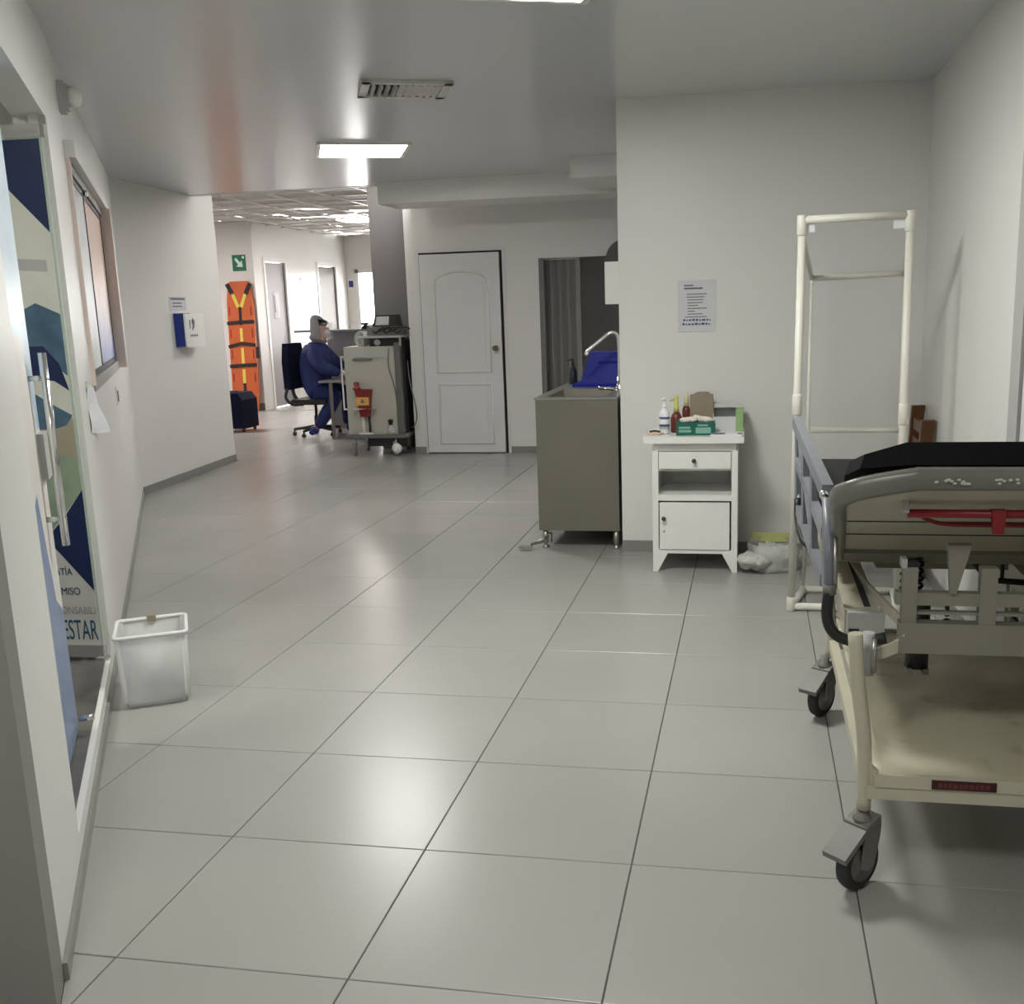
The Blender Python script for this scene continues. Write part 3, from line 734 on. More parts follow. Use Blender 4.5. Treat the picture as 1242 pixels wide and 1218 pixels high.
tube(bm, [(SX0 + .06, SY0 + .06, .075), (SX0 + .03, SY0 - .05, .07), (SX0 - .06, SY0 - .03, .03)], .007, 8); tube(bm, [(SX0 + .05, SY0 + .05, .04), (SX0 - .09, SY0 - .06, .025)], .007, 8)
box(bm, SX0 - .12, SX0 - .04, SY0 - .09, SY0 - .04, .018, .028); box(bm, SX0 + .03, SX0 + .07, SY0 + .03, SY0 + .07, .03, .09)
part(sk, 'foot_pedal', bm, M_alu)
fx, fy = -.868, 7.0
bm = B(); tube(bm, smooth_path([(fx, fy, SZ1), (fx, fy, 1.25), (fx - .01, fy, 1.325), (fx - .055, fy - .01, 1.345), (fx - .12, fy - .02, 1.30), (fx - .21, fy - .04, 1.225), (fx - .205, fy - .04, 1.205)], 5), .0115, 12)
lathe(bm, [(.03, SZ1), (.03, SZ1 + .012), (.018, SZ1 + .03), (.017, SZ1 + .09)], 16, Matrix.Translation((fx, fy, 0)))
fc = part(sk, 'faucet', bm, M_chrome)
bm = B(); tube(bm, [(fx - .03, fy - .08, SZ1 + .01), (fx - .13, fy - .10, SZ1 + .022)], .012, 8); part(fc, 'lever', bm, M_chrome)
tb = thing('wash_tub', 'royal blue plastic tub turned over on the sink drainboard', 'tub', (-1.0, 7.45, SZ1))
bm = B()
lo = [(-1.185, 7.30), (-.84, 7.30), (-.84, 7.62), (-1.185, 7.62)]; hi = [(-1.115, 7.34), (-.85, 7.34), (-.85, 7.58), (-1.115, 7.58)]
frustum(bm, [(x, y, SZ1 + .018) for x, y in lo], [(x, y, SZ1 + .235) for x, y in hi]); part(tb, 'body', bm, M_tub, .014)
bm = B(); box(bm, -1.235, -.835, 7.27, 7.65, SZ1 + .0008, SZ1 + .02); part(tb, 'rim', bm, M_tub, .006)
bm = B(); box(bm, -1.06, -.90, 7.325, 7.34, SZ1 + .15, SZ1 + .175); part(tb, 'grip', bm, M_tub, .004)
sp = thing('soap_bottle', 'small dark pump bottle on the sink corner beside the blue tub', 'bottle', (-1.275, 7.55, SZ1))
bm = B(); lathe(bm, [(.03, 0.0008), (.032, .01), (.032, .10), (.014, .125), (.014, .14)], 14, Matrix.Translation((-1.275, 7.55, SZ1))); part(sp, 'body', bm, M_black)
bm = B(); tube(bm, [(-1.275, 7.55, SZ1 + .14), (-1.275, 7.55, SZ1 + .18), (-1.32, 7.54, SZ1 + .175)], .009, 8); part(sp, 'pump', bm, M_black)
td = thing('towel_dispenser', 'white wall dispenser with a black domed top above the sink', 'dispenser', (XP, 6.68, 1.72))
bm = B(); box(bm, XP - .105, XP - .0005, 6.56, 6.82, 1.53, 1.785); part(td, 'body', bm, M_white, .014)
bm = B(); prism(bm, [(XP - .0005, 1.785), (XP - .0005, 1.92)] + [(XP - .10 * math.sin(t), 1.785 + .125 * math.cos(t)) for t in [PI / 2 * k / 8 for k in range(1, 9)]], 6.56, 6.82, frame_M((0, 0, 0), (1, 0, 0), (0, 0, 1), (0, 1, 0)))
part(td, 'cover', bm, M_black, .004, label='black domed cover')

# ------------------------------------------------------------ bedside cabinet
ns = thing('bedside_cabinet', 'white bedside cabinet with one drawer and one door against the partition', 'cabinet', (-.315, 6.13, 0))
nx0, nx1, ny0, ny1 = -.553, -.072, 5.905, 6.335
bm = B(); box(bm, -.598, -.038, 5.865, 6.375, .752, .788); part(ns, 'tabletop', bm, M_white, .006)
bm = B(); box(bm, nx0 + .01, nx1 - .01, ny0 + .004, ny1, .705, .752); part(ns, 'apron', bm, M_white, .003)
for x0, x1 in ((nx0, nx0 + .022), (nx1 - .022, nx1)):
    bm = B(); box(bm, x0, x1, ny0 + .02, ny1, .12, .705); part(ns, 'side_panel', bm, M_white, .002)
bm = B(); box(bm, nx0 + .022, nx1 - .022, ny1 - .012, ny1, .12, .705); part(ns, 'back_panel', bm, M_white)
for s, x in ((1, nx0), (-1, nx1)):
    bm = B(); a, b, c = x, x + s * .034, x + s * .085
    pts = [(a, .0), (x + s * .028, .0), (c, .108), (b + s * .0, .125), (b, .705), (a, .705)]
    prism(bm, pts, 0, .022, frame_M((0, ny0 + .022, 0), (1, 0, 0), (0, 0, 1), (0, -1, 0))); part(ns, 'leg', bm, M_white, .002)
    bm = B(); prism(bm, [(ny1 - .07, .12), (ny1 - .025, 0), (ny1, 0), (ny1, .12)], 0, .022, frame_M((min(x, x + s * .022), 0, 0), (0, 1, 0), (0, 0, 1), (1, 0, 0))); part(ns, 'leg', bm, M_white, .002)
bm = B(); box(bm, nx0 + .034, nx1 - .034, ny0 + .004, ny0 + .02, .108, .130); box(bm, nx0 + .022, nx1 - .022, ny0 + .02, ny1 - .012, .112, .128); part(ns, 'bottom_rail', bm, M_white, .002)
bm = B(); box(bm, nx0 + .034, nx1 - .034, ny0 + .002, ny0 + .02, .418, .452); box(bm, nx0 + .022, nx1 - .022, ny0 + .02, ny1 - .012, .430, .450); part(ns, 'shelf', bm, M_white, .002)
bm = B(); box(bm, nx0 + .022, nx1 - .022, ny0 + .02, ny1 - .012, .588, .600); part(ns, 'drawer_bearer', bm, M_white)
dw = B(); box(dw, nx0 + .038, nx1 - .038, ny0 - .004, ny0 + .016, .604, .700); dw = part(ns, 'drawer', dw, M_white, .004)
dr = B(); box(dr, nx0 + .040, nx1 - .044, ny0 - .004, ny0 + .016, .134, .408); dr = part(ns, 'door', dr, M_white, .004)
def knob(parent, x, z):
    bm = B(); lathe(bm, [(.008, 0), (.006, .010), (.012, .018), (.013, .026), (.006, .032)], 12, frame_M((x, ny0 - .004, z), (1, 0, 0), (0, 0, 1), (0, -1, 0)))
    part(parent, 'knob', bm, mat('dull_bronze', (.10, .095, .085), .35, metal=.8), label='dull bronze knob')
knob(dw, -.315, .652); knob(dr, -.487, .318)
bm = B(); lathe(bm, [(.008, 0), (.008, .003)], 10, frame_M((-.487, ny0 - .004, .24), (1, 0, 0), (0, 0, 1), (0, -1, 0))); part(dr, 'lock', bm, M_lightgrey)
# what lies on it
TZ = .7885
def bottle(name, label, x, y, prof, m, top, mt, spout=None, lab=None):
    t = thing(name, label, 'bottle', (x, y, TZ))
    bm = B(); lathe(bm, prof, 18); part(t, 'body', bm, m, local=True)
    bm = B(); lathe(bm, top, 12)
    if spout: tube(bm, spout, .006, 8)
    part(t, 'pump', bm, mt, local=True)
    if lab:
        for (r, z0, z1, mm) in lab:
            bm = B(); lathe(bm, [(r, z0), (r, z1)], 18); part(t, 'bottle_label', bm, mm, local=True)
bottle('pump_bottle', 'white pump bottle with a blue label on the bedside cabinet', -.49, 6.02,
       [(.026, 0), (.029, .006), (.029, .115), (.022, .135), (.012, .142), (.012, .15)], M_bottle,
       [(.014, .15), (.014, .165), (.006, .168), (.006, .195), (.012, .198), (.010, .206)], M_bottle, [(0, 0, .20), (-.03, -.01, .197)],
       [(.0296, .03, .075, M_sleeve), (.0298, .088, .100, M_inkblue), (.0299, .045, .058, M_inkblue)])
bottle('spray_bottle', 'dark red bottle with a yellow-green cap on the bedside cabinet', -.428, 6.10,
       [(.03, 0), (.034, .008), (.034, .085), (.02, .115), (.014, .12)], M_amber,
       [(.016, .12), (.016, .15), (.012, .155), (.013, .20), (.008, .215)], M_lime, [(0, 0, .19), (-.035, -.01, .185)])
bottle('cream_tube', 'pale yellow capped tube between the red bottle and the brown carton', -.378, 6.22,
       [(.022, 0), (.024, .005), (.024, .12), (.016, .14)], M_amber, [(.016, .14), (.015, .20), (.012, .21)], mat('pale_yellow', (.66, .64, .42), .4))
kb = thing('paper_sack', 'brown kraft carton standing at the back of the bedside cabinet', 'carton', (-.285, 6.27, TZ))
bm = B(); frustum(bm, [(-.072, -.06, 0), (.075, -.06, 0), (.075, .06, 0), (-.072, .06, 0)], [(-.072, -.055, .20), (.060, -.055, .20), (.060, .055, .20), (-.072, .055, .20)]); part(kb, 'body', bm, M_kraft, .008, local=True)
bm = B(); prism(bm, [(-.07, .195), (-.03, .214), (.03, .214), (.058, .195)], -.05, .05, frame_M((0, 0, 0), (1, 0, 0), (0, 0, 1), (0, -1, 0))); part(kb, 'folded_top', bm, M_kraft, local=True)
gb = thing('glove_box', 'dark green glove box with white gloves pulled out on the bedside cabinet', 'box', (-.31, 5.99, TZ), .03)
bm = B(); box(bm, -.11, .11, -.05, .06, 0, .072); part(gb, 'carton', bm, M_greenbox, .003, local=True)
bm = B()
for a in ((-.095, -.025, .018, .032), (-.095, -.03, .038, .05), (.0, .085, .012, .045), (.01, .07, .052, .062)): box(bm, a[0], a[1], -.0512, -.0502, a[2], a[3])
part(gb, 'print', bm, mat('pale_green_print', (.22, .42, .34), .5), local=True)
bm = B(); rnd = random.Random(4)
for k in range(7): blob(bm, (-.06 + .022 * k, rnd.uniform(-.01, .03), .080 + rnd.uniform(0, .014)), (.03, .03, .016), 10, jitter=.5)
part(gb, 'gloves', bm, mat('cream_glove', (.72, .66, .58), .6), local=True)
cb = thing('open_carton', 'white open carton with a light green end on the bedside cabinet', 'box', (-.118, 6.22, TZ))
bm = B(); box(bm, -.10, .068, -.10, .10, 0, .004); box(bm, -.10, .068, .096, .10, .004, .125); box(bm, -.10, .068, -.10, -.096, .004, .085); box(bm, -.10, -.096, -.096, .096, .004, .10); part(cb, 'body', bm, M_sleeve, local=True)
bm = B(); box(bm, .03, .072, -.105, .10, .004, .13); part(cb, 'end_panel', bm, M_greenlight, .002, local=True)
bm = B(); box(bm, -.10, .072, .02, .105, .127, .137, Matrix.Rotation(.06, 4, 'X')); part(cb, 'flap', bm, M_sleeve, .001, local=True)
nb = thing('notepad', 'white notepad with a dark pen at the right corner of the bedside cabinet', 'notepad', (-.125, 5.94, TZ), .02)
bm = B(); box(bm, -.10, .075, -.055, .05, 0, .012); part(nb, 'pages', bm, M_paper, .001, local=True)
bm = B(); tube(bm, [(-.10, -.050, .016), (-.02, -.045, .016)], .004, 8); part(nb, 'pen', bm, M_ink, local=True)
bm = B(); box(bm, .05, .074, -.05, -.03, .012, .017); part(nb, 'clip', bm, M_ink, .001, local=True)
pt = thing('tray', 'small peach tray with dark clips at the left edge of the bedside cabinet', 'tray', (-.545, 6.0, TZ))
bm = B(); lathe(bm, [(.042, 0), (.052, .012), (.048, .012), (.040, .004)], 20); part(pt, 'dish', bm, M_pink, local=True)
bm = B(); tube(bm, [(-.03, 0, .016), (0, .01, .02), (.03, 0, .016)], .006, 6); part(pt, 'clip', bm, M_rubber, local=True)

# crumpled bag on the floor
pb = thing('plastic_bag', 'cloudy plastic bag of rubbish on the floor right of the bedside cabinet', 'bag', (.12, 6.05, 0))
bm = B(); rnd = random.Random(2)
for k in range(9): blob(bm, (-.01 + .27 * rnd.random(), 5.92 + .26 * rnd.random(), .045 + .05 * rnd.random()), (.06 + .03 * rnd.random(), .07, .042), 12, jitter=.7)
part(pb, 'contents', bm, mat('crumpled_paper', (.62, .62, .58), .6, var=.25, vscale=30, bump=.8, bscale=40))
bm = B(); rows_ = []
for j in range(7):
    z = .002 + .15 * j / 6; ring = []
    for k in range(28):
        a = 2 * PI * k / 28; rr = 1 - .10 * (j / 6) + .10 * noise.noise(Vector((math.cos(a) * 2, math.sin(a) * 2, j * .9)))
        ring.append(bm.verts.new((.135 + .165 * rr * math.cos(a), 6.06 + .165 * rr * math.sin(a), z)))
    rows_.append(ring)
for j in range(6):
    for k in range(28):
        f = bm.faces.new((rows_[j][k], rows_[j][(k + 1) % 28], rows_[j + 1][(k + 1) % 28], rows_[j + 1][k])); f.smooth = True
bm.faces.new(rows_[0][::-1])
part(pb, 'film', bm, M_bag)
bm = B(); box(bm, .0, .26, 6.19, 6.205, .12, .175, ); part(pb, 'packet', bm, mat('yellow_green_packet', (.50, .52, .20), .5, var=.2, vscale=15), .004)

# ------------------------------------------------------------ translucent bin by the left wall
bn = thing('plastic_bin', 'translucent open plastic bin on the floor by the glass doors', 'bin', LW(1.93, -.185, 0), RZL)
# local y points into the wall
bm = B()
a0_ = [(-.125, -.13), (.125, -.13), (.125, .125), (-.125, .125)]; a1_ = [(-.135, -.138), (.135, -.138), (.135, .133), (-.135, .133)]
vb = [bm.verts.new((x, y, .003)) for x, y in a0_]; vt_ = [bm.verts.new((x, y, .298)) for x, y in a1_]
for i in range(4): bm.faces.new((vb[i], vb[(i + 1) % 4], vt_[(i + 1) % 4], vt_[i]))
bm.faces.new(vb[::-1])
bmesh.ops.bevel(bm, geom=[e for e in bm.edges if len(e.link_faces) == 2], offset=.02, segments=3, affect='EDGES')
for f in bm.faces: f.smooth = True
o = part(bn, 'body', bm, M_bin, local=True); md = o.modifiers.new('t', 'SOLIDIFY'); md.thickness = .004
bm = B(); tube(bm, [(-.135, -.12, .30), (-.129, -.132, .30), (-.118, -.138, .30), (.118, -.138, .30), (.129, -.132, .30), (.135, -.12, .30), (.135, .115, .30), (.129, .127, .30), (.118, .133, .30), (-.118, .133, .30), (-.129, .127, .30), (-.135, .115, .30)], .008, 8, closed=True)
part(bn, 'rim', bm, mat('bin_rim_plastic', (.80, .80, .78), .35, alpha=.9), local=True)
bm = B(); box(bm, .125, .145, -.02, .015, .287, .312); part(bn, 'sticker', bm, M_kraft, .003, local=True)

# ------------------------------------------------------------ PVC frame with clear film
pf = thing('pipe_frame', 'tall white PVC pipe frame with clear plastic film behind the trolley', 'frame', (.46, 5.3, 0))
PR = .0185
def pipe(name, pts, r=PR): bm = B(); tube(bm, pts, r, 12); return part(pf, name, bm, M_pvc)
ax0, ax1, ay, az = .206, .712, 5.17, 1.885
cx0, cx1, cy_, cz = .290, .735, 5.50, 1.625
pipe('post', [(ax0, ay, .02), (ax0 + .018, ay, az)]); pipe('post', [(ax1, ay, .02), (ax1 - .008, ay, az)])
pipe('top_bar', [(ax0 + .018, ay, az), (ax1 - .008, ay, az + .004)]); pipe('bottom_bar', [(ax0, ay, .022), (ax1, ay, .022)])
pipe('back_bar', [(cx0, cy_, cz), (cx1, cy_, cz + .012)], .015); pipe('back_bar', [(cx0 + .01, cy_, .866), (cx1 + .01, cy_, .864)], .0145); pipe('back_bar', [(cx0 - .01, cy_, .022), (cx1, cy_, .022)])
pipe('back_post', [(cx0 - .01, cy_, .022), (cx0, cy_, cz)], .008); pipe('back_post', [(cx1, cy_, .022), (cx1, cy_, cz)], .008)
pipe('strut', [(ax0 + .016, ay, az - .05), (cx0, cy_, cz)], .012); pipe('strut', [(ax1 - .008, ay, az - .05), (cx1, cy_, cz)], .012)
pipe('foot_bar', [(ax0, ay, .022), (cx0 - .01, cy_, .022)]); pipe('foot_bar', [(ax1, ay, .022), (cx1, cy_, .022)])
for x, z0, z1 in ((ax0 + .010, .98, 1.08), (ax1 - .004, .93, 1.03), (ax0 + .017, az - .07, az + .022), (ax1 - .008, az - .07, az + .022), (ax0, .0, .07), (ax1, .0, .07)):
    bm = B(); lathe(bm, [(.021, z0), (.0235, z0 + .004), (.0235, z1 - .004), (.021, z1)], 14, Matrix.Translation((x, ay, 0))); part(pf, 'coupling', bm, M_pvc)
def sheet(pts_fn, nu, nv, name):
    bm = B(); g = [[bm.verts.new(pts_fn(i / nu, j / nv)) for j in range(nv + 1)] for i in range(nu + 1)]
    for i in range(nu):
        for j in range(nv): f = bm.faces.new((g[i][j], g[i + 1][j], g[i + 1][j + 1], g[i][j + 1])); f.smooth = True
    return part(pf, name, bm, M_film)
sheet(lambda u, v: (cx0 + (cx1 - cx0) * u, cy_ - .015 + .012 * noise.noise(Vector((u * 3, v * 6, 1))), .03 + (cz - .03) * v), 10, 24, 'film_sheet')
sheet(lambda u, v: (ax0 + (cx0 - ax0) * u + .012 * noise.noise(Vector((u * 3, v * 5, 4))), ay + (cy_ - ay) * u, .03 + ((az - .05) * (1 - u) + cz * u - .03) * v), 8, 24, 'film_sheet')
for x, w_ in ((ax0 + .05, .05), (ax1 - .05, .06)):
    bm = B(); box(bm, x - w_ / 2, x + w_ / 2, ay + .002, ay + .005, az - .055, az - .02); part(pf, 'tape', bm, M_paper)

# ------------------------------------------------------------ wooden chair in the corner
wc = thing('wooden_chair', 'brown wooden chair in the corner behind the trolley', 'chair', (.73, 5.97, 0))
def wpart(name, *bs, bevel=.004):
    bm = B()
    for b in bs: box(bm, *b)
    return part(wc, name, bm, M_wood, bevel)
for y0, y1, zt_ in ((5.775, 5.825, .88), (6.125, 6.175, .925)):
    bm = B(); frustum(bm, [(.84, y0, 0), (.88, y0, 0), (.88, y1, 0), (.84, y1, 0)], [(.885, y0, zt_), (.955, y0, zt_), (.955, y1, zt_), (.885, y1, zt_)]); part(wc, 'back_post', bm, M_wood, .005)
for z in (.58, .70, .80): wpart('back_slat', (.89, .91, 5.826, 6.124, z, z + .06))
wpart('seat', (.46, .885, 5.78, 6.17, .42, .45))
for y in (5.79, 6.13): wpart('front_leg', (.47, .51, y, y + .035, 0, .42))
wpart('stretcher', (.51, .84, 5.80, 5.82, .2, .23)); wpart('stretcher', (.51, .84, 6.135, 6.155, .2, .23))

# ------------------------------------------------------------ hospital trolley
gy = thing('hospital_trolley', 'cream hospital trolley bed with raised backrest against the right wall', 'stretcher', (.6, 3.3, 0))
def gp(name, m, *bs, bevel=.003, parent=None):
    bm = B()
    for b in bs: box(bm, *b)
    return part(parent or gy, name, bm, m, bevel)
def gt(name, m, pts, r, seg=12, parent=None):
    bm = B(); tube(bm, pts, r, seg); return part(parent or gy, name, bm, m)
GX0, GX1, GY0, GY1 = .285, .915, 2.61, 3.81
def caster(x, y, ang):
    c = bpy.data.objects.new('caster', None); COL.objects.link(c); c.parent = gy
    c.location = Vector((x, y, 0)) - gy.location; c.rotation_euler = (0, 0, ang)
    Mx = frame_M((0, 0, 0), (0, 1, 0), (0, 0, 1), (1, 0, 0))      # lathe axis along local x
    off = Matrix.Translation((0, -.018, .077)) @ Mx
    bm = B(); lathe(bm, [(.052, -.017), (.066, -.019), (.074, -.013), (.077, 0), (.074, .013), (.066, .019), (.052, .017)], 28, off)
    wh = part(c, 'wheel', bm, M_rubber, local=True)
    bm = B(); lathe(bm, [(.012, -.030), (.012, -.022), (.050, -.021), (.050, .021), (.012, .022), (.012, .030)], 20, off); part(c, 'hub', bm, M_grey, local=True)
    bm = B()
    for s in (-1, 1):
        prism(bm, [(-.040, .072), (-.018, .062), (.010, .075), (.032, .15), (.034, .178), (-.034, .178)], 0, .006,
              frame_M((s * .031 - .003, 0, 0), (0, 1, 0), (0, 0, 1), (1, 0, 0)))
    box(bm, -.034, .034, -.034, .034, .172, .186); part(c, 'fork', bm, M_grey, .003, local=True)
    bm = B(); lathe(bm, [(.026, .186), (.026, .198), (.017, .202), (.017, .228)], 14); part(c, 'stem', bm, M_grey, local=True)
    bm = B(); frustum(bm, [(-.036, -.02, .172), (.036, -.02, .172), (.036, .03, .185), (-.036, .03, .185)][::-1], [(-.036, -.02, .190), (.036, -.02, .190), (.036, .03, .205), (-.036, .03, .205)][::-1])
    frustum(bm, [(-.036, -.115, .112), (.036, -.115, .112), (.036, -.02, .172), (-.036, -.02, .172)][::-1], [(-.036, -.120, .128), (.036, -.120, .128), (.036, -.02, .190), (-.036, -.02, .190)][::-1])
    part(c, 'brake_pedal', bm, M_grey, .010, local=True, seg=3)
    return c
caster(GX0 + .012, GY0 + .01, -.72); caster(GX0 - .008, GY1, -.6); caster(GX1, GY0 + .02, -.6); caster(GX1, GY1, -.3)
# legs: a tube that swells into the shelf
for y, s in ((GY0, 1), (GY1, 1)):
    bm = B(); tube(bm, smooth_path([(GX0 - .022, y, .70), (GX0 - .014, y, .58), (GX0 + .004, y, .45), (GX0 + .010, y, .36), (GX0 + .012, y, .225)], 5), .0185, 12); part(gy, 'leg', bm, M_cream)
    bm = B(); prism(bm, [(GX0 + .004, .45), (GX0 + .030, .345), (GX0 + .055, .325), (GX0 + .05, .262), (GX0 + .01, .255)], 0, .026, frame_M((0, y + .013, 0), (1, 0, 0), (0, 0, 1), (0, -1, 0))); part(gy, 'gusset', bm, M_cream, .004)
    bm = B(); tube(bm, [(GX1 + .02, y, .70), (GX1, y, .225)], .0185, 12); part(gy, 'leg', bm, M_cream)
# shelf
bm = B()
nx_, ny_ = 22, 30; top = []
for i in range(nx_ + 1):
    row = []
    for j in range(ny_ + 1):
        u, v = i / nx_, j / ny_
        x = .315 + (.905 - .315) * u; y = 2.592 + (3.83 - 2.592) * v
        e = max(0, 1 - u / .17); z = .328 + .055 * e ** 2 * min(1, v * 6) - .008 * math.sin(PI * min(1, max(0, (u - .1) / .9)))
        row.append(bm.verts.new((x, y, z)))
    top.append(row)
for i in range(nx_):
    for j in range(ny_):
        f = bm.faces.new((top[i][j], top[i + 1][j], top[i + 1][j + 1], top[i][j + 1])); f.smooth = True
o = part(gy, 'shelf', bm, M_creamshelf); md = o.modifiers.new('t', 'SOLIDIFY'); md.thickness = .006
gp('shelf_edge', M_cream, (.318, .905, 2.585, 2.60, .298, .332)); gp('shelf_edge', M_cream, (.318, .905, 3.825, 3.84, .298, .332)); gp('shelf_edge', M_cream, (.895, .91, 2.60, 3.825, .298, .36))
gp('base_rail', M_cream, (.300, .915, 2.59, 2.625, .262, .297)); gp('base_rail', M_cream, (.300, .915, 3.795, 3.83, .262, .297))
gp('base_rail', M_cream, (.29, .32, 2.625, 3.795, .262, .297)); gp('base_rail', M_cream, (.89, .92, 2.625, 3.795, .262, .297))
lp = gp('name_plate', M_maroon, (.458, .613, 2.5815, 2.585, .302, .326), bevel=.0008)
bm = B(); rnd = random.Random(9); x = .474
while x < .60:
    wv = rnd.uniform(.006, .012); box(bm, x, x + wv, 2.5806, 2.5815, .308, .320); x += wv + .004
part(lp, 'worn_print', bm, mat('faded_print', (.12, .035, .03), .5))
# upper frame (end view): stacked beams and uprights
gp('cross_beam', M_beam, (.385, .93, 2.74, 2.78, .608, .690)); gp('cross_beam', M_beam, (.375, .93, 2.745, 2.775, .738, .772)); gp('cross_beam', M_beam, (.43, .93, 2.75, 2.77, .712, .720), bevel=.001)
gp('upright', M_beam, (.391, .428, 2.742, 2.778, .690, .840)); gp('upright', M_beam, (.582, .623, 2.742, 2.778, .690, .840)); gp('upright', M_beam, (.80, .84, 2.742, 2.778, .690, .840))
gp('clamp', M_black, (.388, .431, 2.745, 2.775, .840, .852)); gp('clamp', M_lightgrey, (.386, .400, 2.74, 2.78, .838, .862))
bm = B(); frustum(bm, [(.495, 2.72, .905), (.552, 2.72, .905), (.552, 2.75, .905), (.495, 2.75, .905)][::-1], [(.506, 2.73, .775), (.522, 2.73, .775), (.522, 2.75, .775), (.506, 2.75, .775)][::-1]); part(gy, 'strut', bm, M_beam, .003)
# lying frame along the bed: side members and deck
gp('side_member', M_cream, (.262, .357, 2.91, 4.35, .60, .672), bevel=.006); gp('side_member', M_cream, (.83, .90, 2.80, 4.35, .60, .672), bevel=.006)
gp('side_channel', M_dark, (.318, .336, 2.95, 4.3, .668, .674), bevel=0)
gp('end_cap', M_lightgrey, (.268, .368, 2.885, 2.912, .592, .672), bevel=.004); gp('end_cap_slot', M_black, (.272, .300, 2.880, 2.887, .606, .626), bevel=.001)
# curved flat arm between beam and side member
bm = B(); path = smooth_path([(.325, 3.5, .66), (.345, 3.1, .685), (.375, 2.86, .69), (.400, 2.77, .675), (.395, 2.75, .635), (.36, 2.74, .615), (.31, 2.73, .60)], 5)
for a, b in zip(path, path[1:]):
    box(bm, -.004, .004, 0, 1, -.016, .016, Matrix.Translation(a) @ (b - a).to_track_quat('Y', 'Z').to_matrix().to_4x4() @ Matrix.Diagonal((1, (b - a).length * 1.15, 1, 1)))
part(gy, 'curved_arm', bm, M_cream)
gt('bracket', M_lightgrey, [(.305, 2.70, .56), (.305, 2.70, .675)], .016); gt('bracket', M_alu, [(.318, 2.69, .57), (.318, 2.69, .665)], .008)
# columns and fittings under the bed
gt('lift_column', M_black, [(.47, 2.98, .49), (.47, 2.98, .70)], .032, 16) 
gp('column_foot', M_grey, (.44, .455, 2.95, 3.01, .475, .492), (.485, .50, 2.95, 3.01, .475, .492), (.44, .50, 2.99, 3.01, .475, .49))
bm = B(); tube(bm, [(.475 + .030 * math.cos(a), 3.16 + .030 * math.sin(a), .66 + .0035 * a) for a in [k * .5 for k in range(100)]], .0055, 6); part(gy, 'coil_spring', bm, M_black)
gt('push_rod', M_black, [(.56, 3.05, .62), (.56, 3.05, .66)], .006); bm = B(); blob(bm, (.56, 3.05, .60), (.014, .014, .014), 10); part(gy, 'rod_knob', bm, M_black)
gp('battery_bracket', M_black, (.655, .80, 2.99, 3.04, .555, .568), (.655, .67, 2.99, 3.04, .568, .63), (.73, .74, 2.99, 3.04, .568, .63), (.70, .712, 3.0, 3.03, .568, .60))
gt('lever_arm', M_black, [(.665, 3.3, .735), (.72, 3.3, .665), (.88, 3.3, .655)], .010); gt('lever_arm', M_black, [(.76, 3.3, .735), (.76, 3.3, .66)], .006)
# backrest: sloping panel, bumper round its edge, red release bar
TLT = math.atan2(.330, .70)
def BR(x, t, h):
    """point on the backrest: t metres down from its upper edge, h above the underside"""
    return Vector((x, 2.50 + t * math.cos(TLT) + h * math.sin(TLT), 1.084 - t * math.sin(TLT) + h * math.cos(TLT)))
BL = .775
bm = B(); out = [(.272, BL), (.218, .12), (.240, .045), (.36, 0), (.93, 0), (.93, BL)]
frustum(bm, [BR(x, t, 0) for x, t in out], [BR(x, t, .022) for x, t in out]); part(gy, 'backrest_panel', bm, M_cream, .003)
for t in (.30, .45):
    bm = B(); frustum(bm, [BR(x, y, -.0012) for x, y in ((.25, t), (.93, t), (.93, t + .010), (.25, t + .010))], [BR(x, y, .0) for x, y in ((.25, t), (.93, t), (.93, t + .010), (.25, t + .010))]); part(gy, 'panel_seam', bm, M_dark)
bm = B(); frustum(bm, [BR(x, y, -.012) for x, y in ((.264, BL - .12), (.93, BL - .12), (.93, BL), (.272, BL))], [BR(x, y, .0) for x, y in ((.264, BL - .12), (.93, BL - .12), (.93, BL), (.272, BL))]); part(gy, 'lower_rail', bm, M_beam, .004)
# bumper: a fat flat band swept round the edge
bm = B(); pth = smooth_path([BR(.93, -.012, .026), BR(.60, -.012, .026), BR(.41, -.012, .026), BR(.37, -.010, .024), BR(.28, .012, .014), BR(.232, .035, .006), BR(.210, .10, .004), BR(.226, .28, .006), BR(.262, BL - .02, .010)], 6)
rings = []
for i, p in enumerate(pth):
    t_ = (pth[min(i + 1, len(pth) - 1)] - pth[max(i - 1, 0)]).normalized()
    up = Vector((0, 0, 1)); sd = t_.cross(up).normalized(); up = sd.cross(t_).normalized()
    hh, ww = .026, .020
    prof = [(-ww, -hh * .7), (-ww * .6, -hh), (ww * .6, -hh), (ww, -hh * .7), (ww, hh * .7), (ww * .6, hh), (-ww * .6, hh), (-ww, hh * .7)]
    rings.append([bm.verts.new(p + sd * a + up * b) for a, b in prof])
for a, b in zip(rings, rings[1:]):
    for k in range(8): f = bm.faces.new((a[k], a[(k + 1) % 8], b[(k + 1) % 8], b[k])); f.smooth = True
bm.faces.new(rings[0]); bm.faces.new(rings[-1][::-1])
bp_ = part(gy, 'bumper', bm, M_bumper)
bm = B(); rnd = random.Random(5)
for x0, x1, n in ((.415, .45, 5), (.455, .49, 8), (.545, .575, 6), (.583, .592, 2)):
    for k in range(n): blob(bm, (rnd.uniform(x0, x1), 2.4685, 1.110 + rnd.uniform(-.006, .006)), (.0045, .0012, .003), 8)
part(bp_, 'scuff', bm, mat('worn_patch', (.50, .49, .46), .6))
gpx = lambda name, m, pts, r, seg=10: gt(name, m, pts, r, seg)
rb = gt('release_bar', M_red, [BR(.372, .105, -.028), BR(.93, .105, -.028)], .0105, 10)
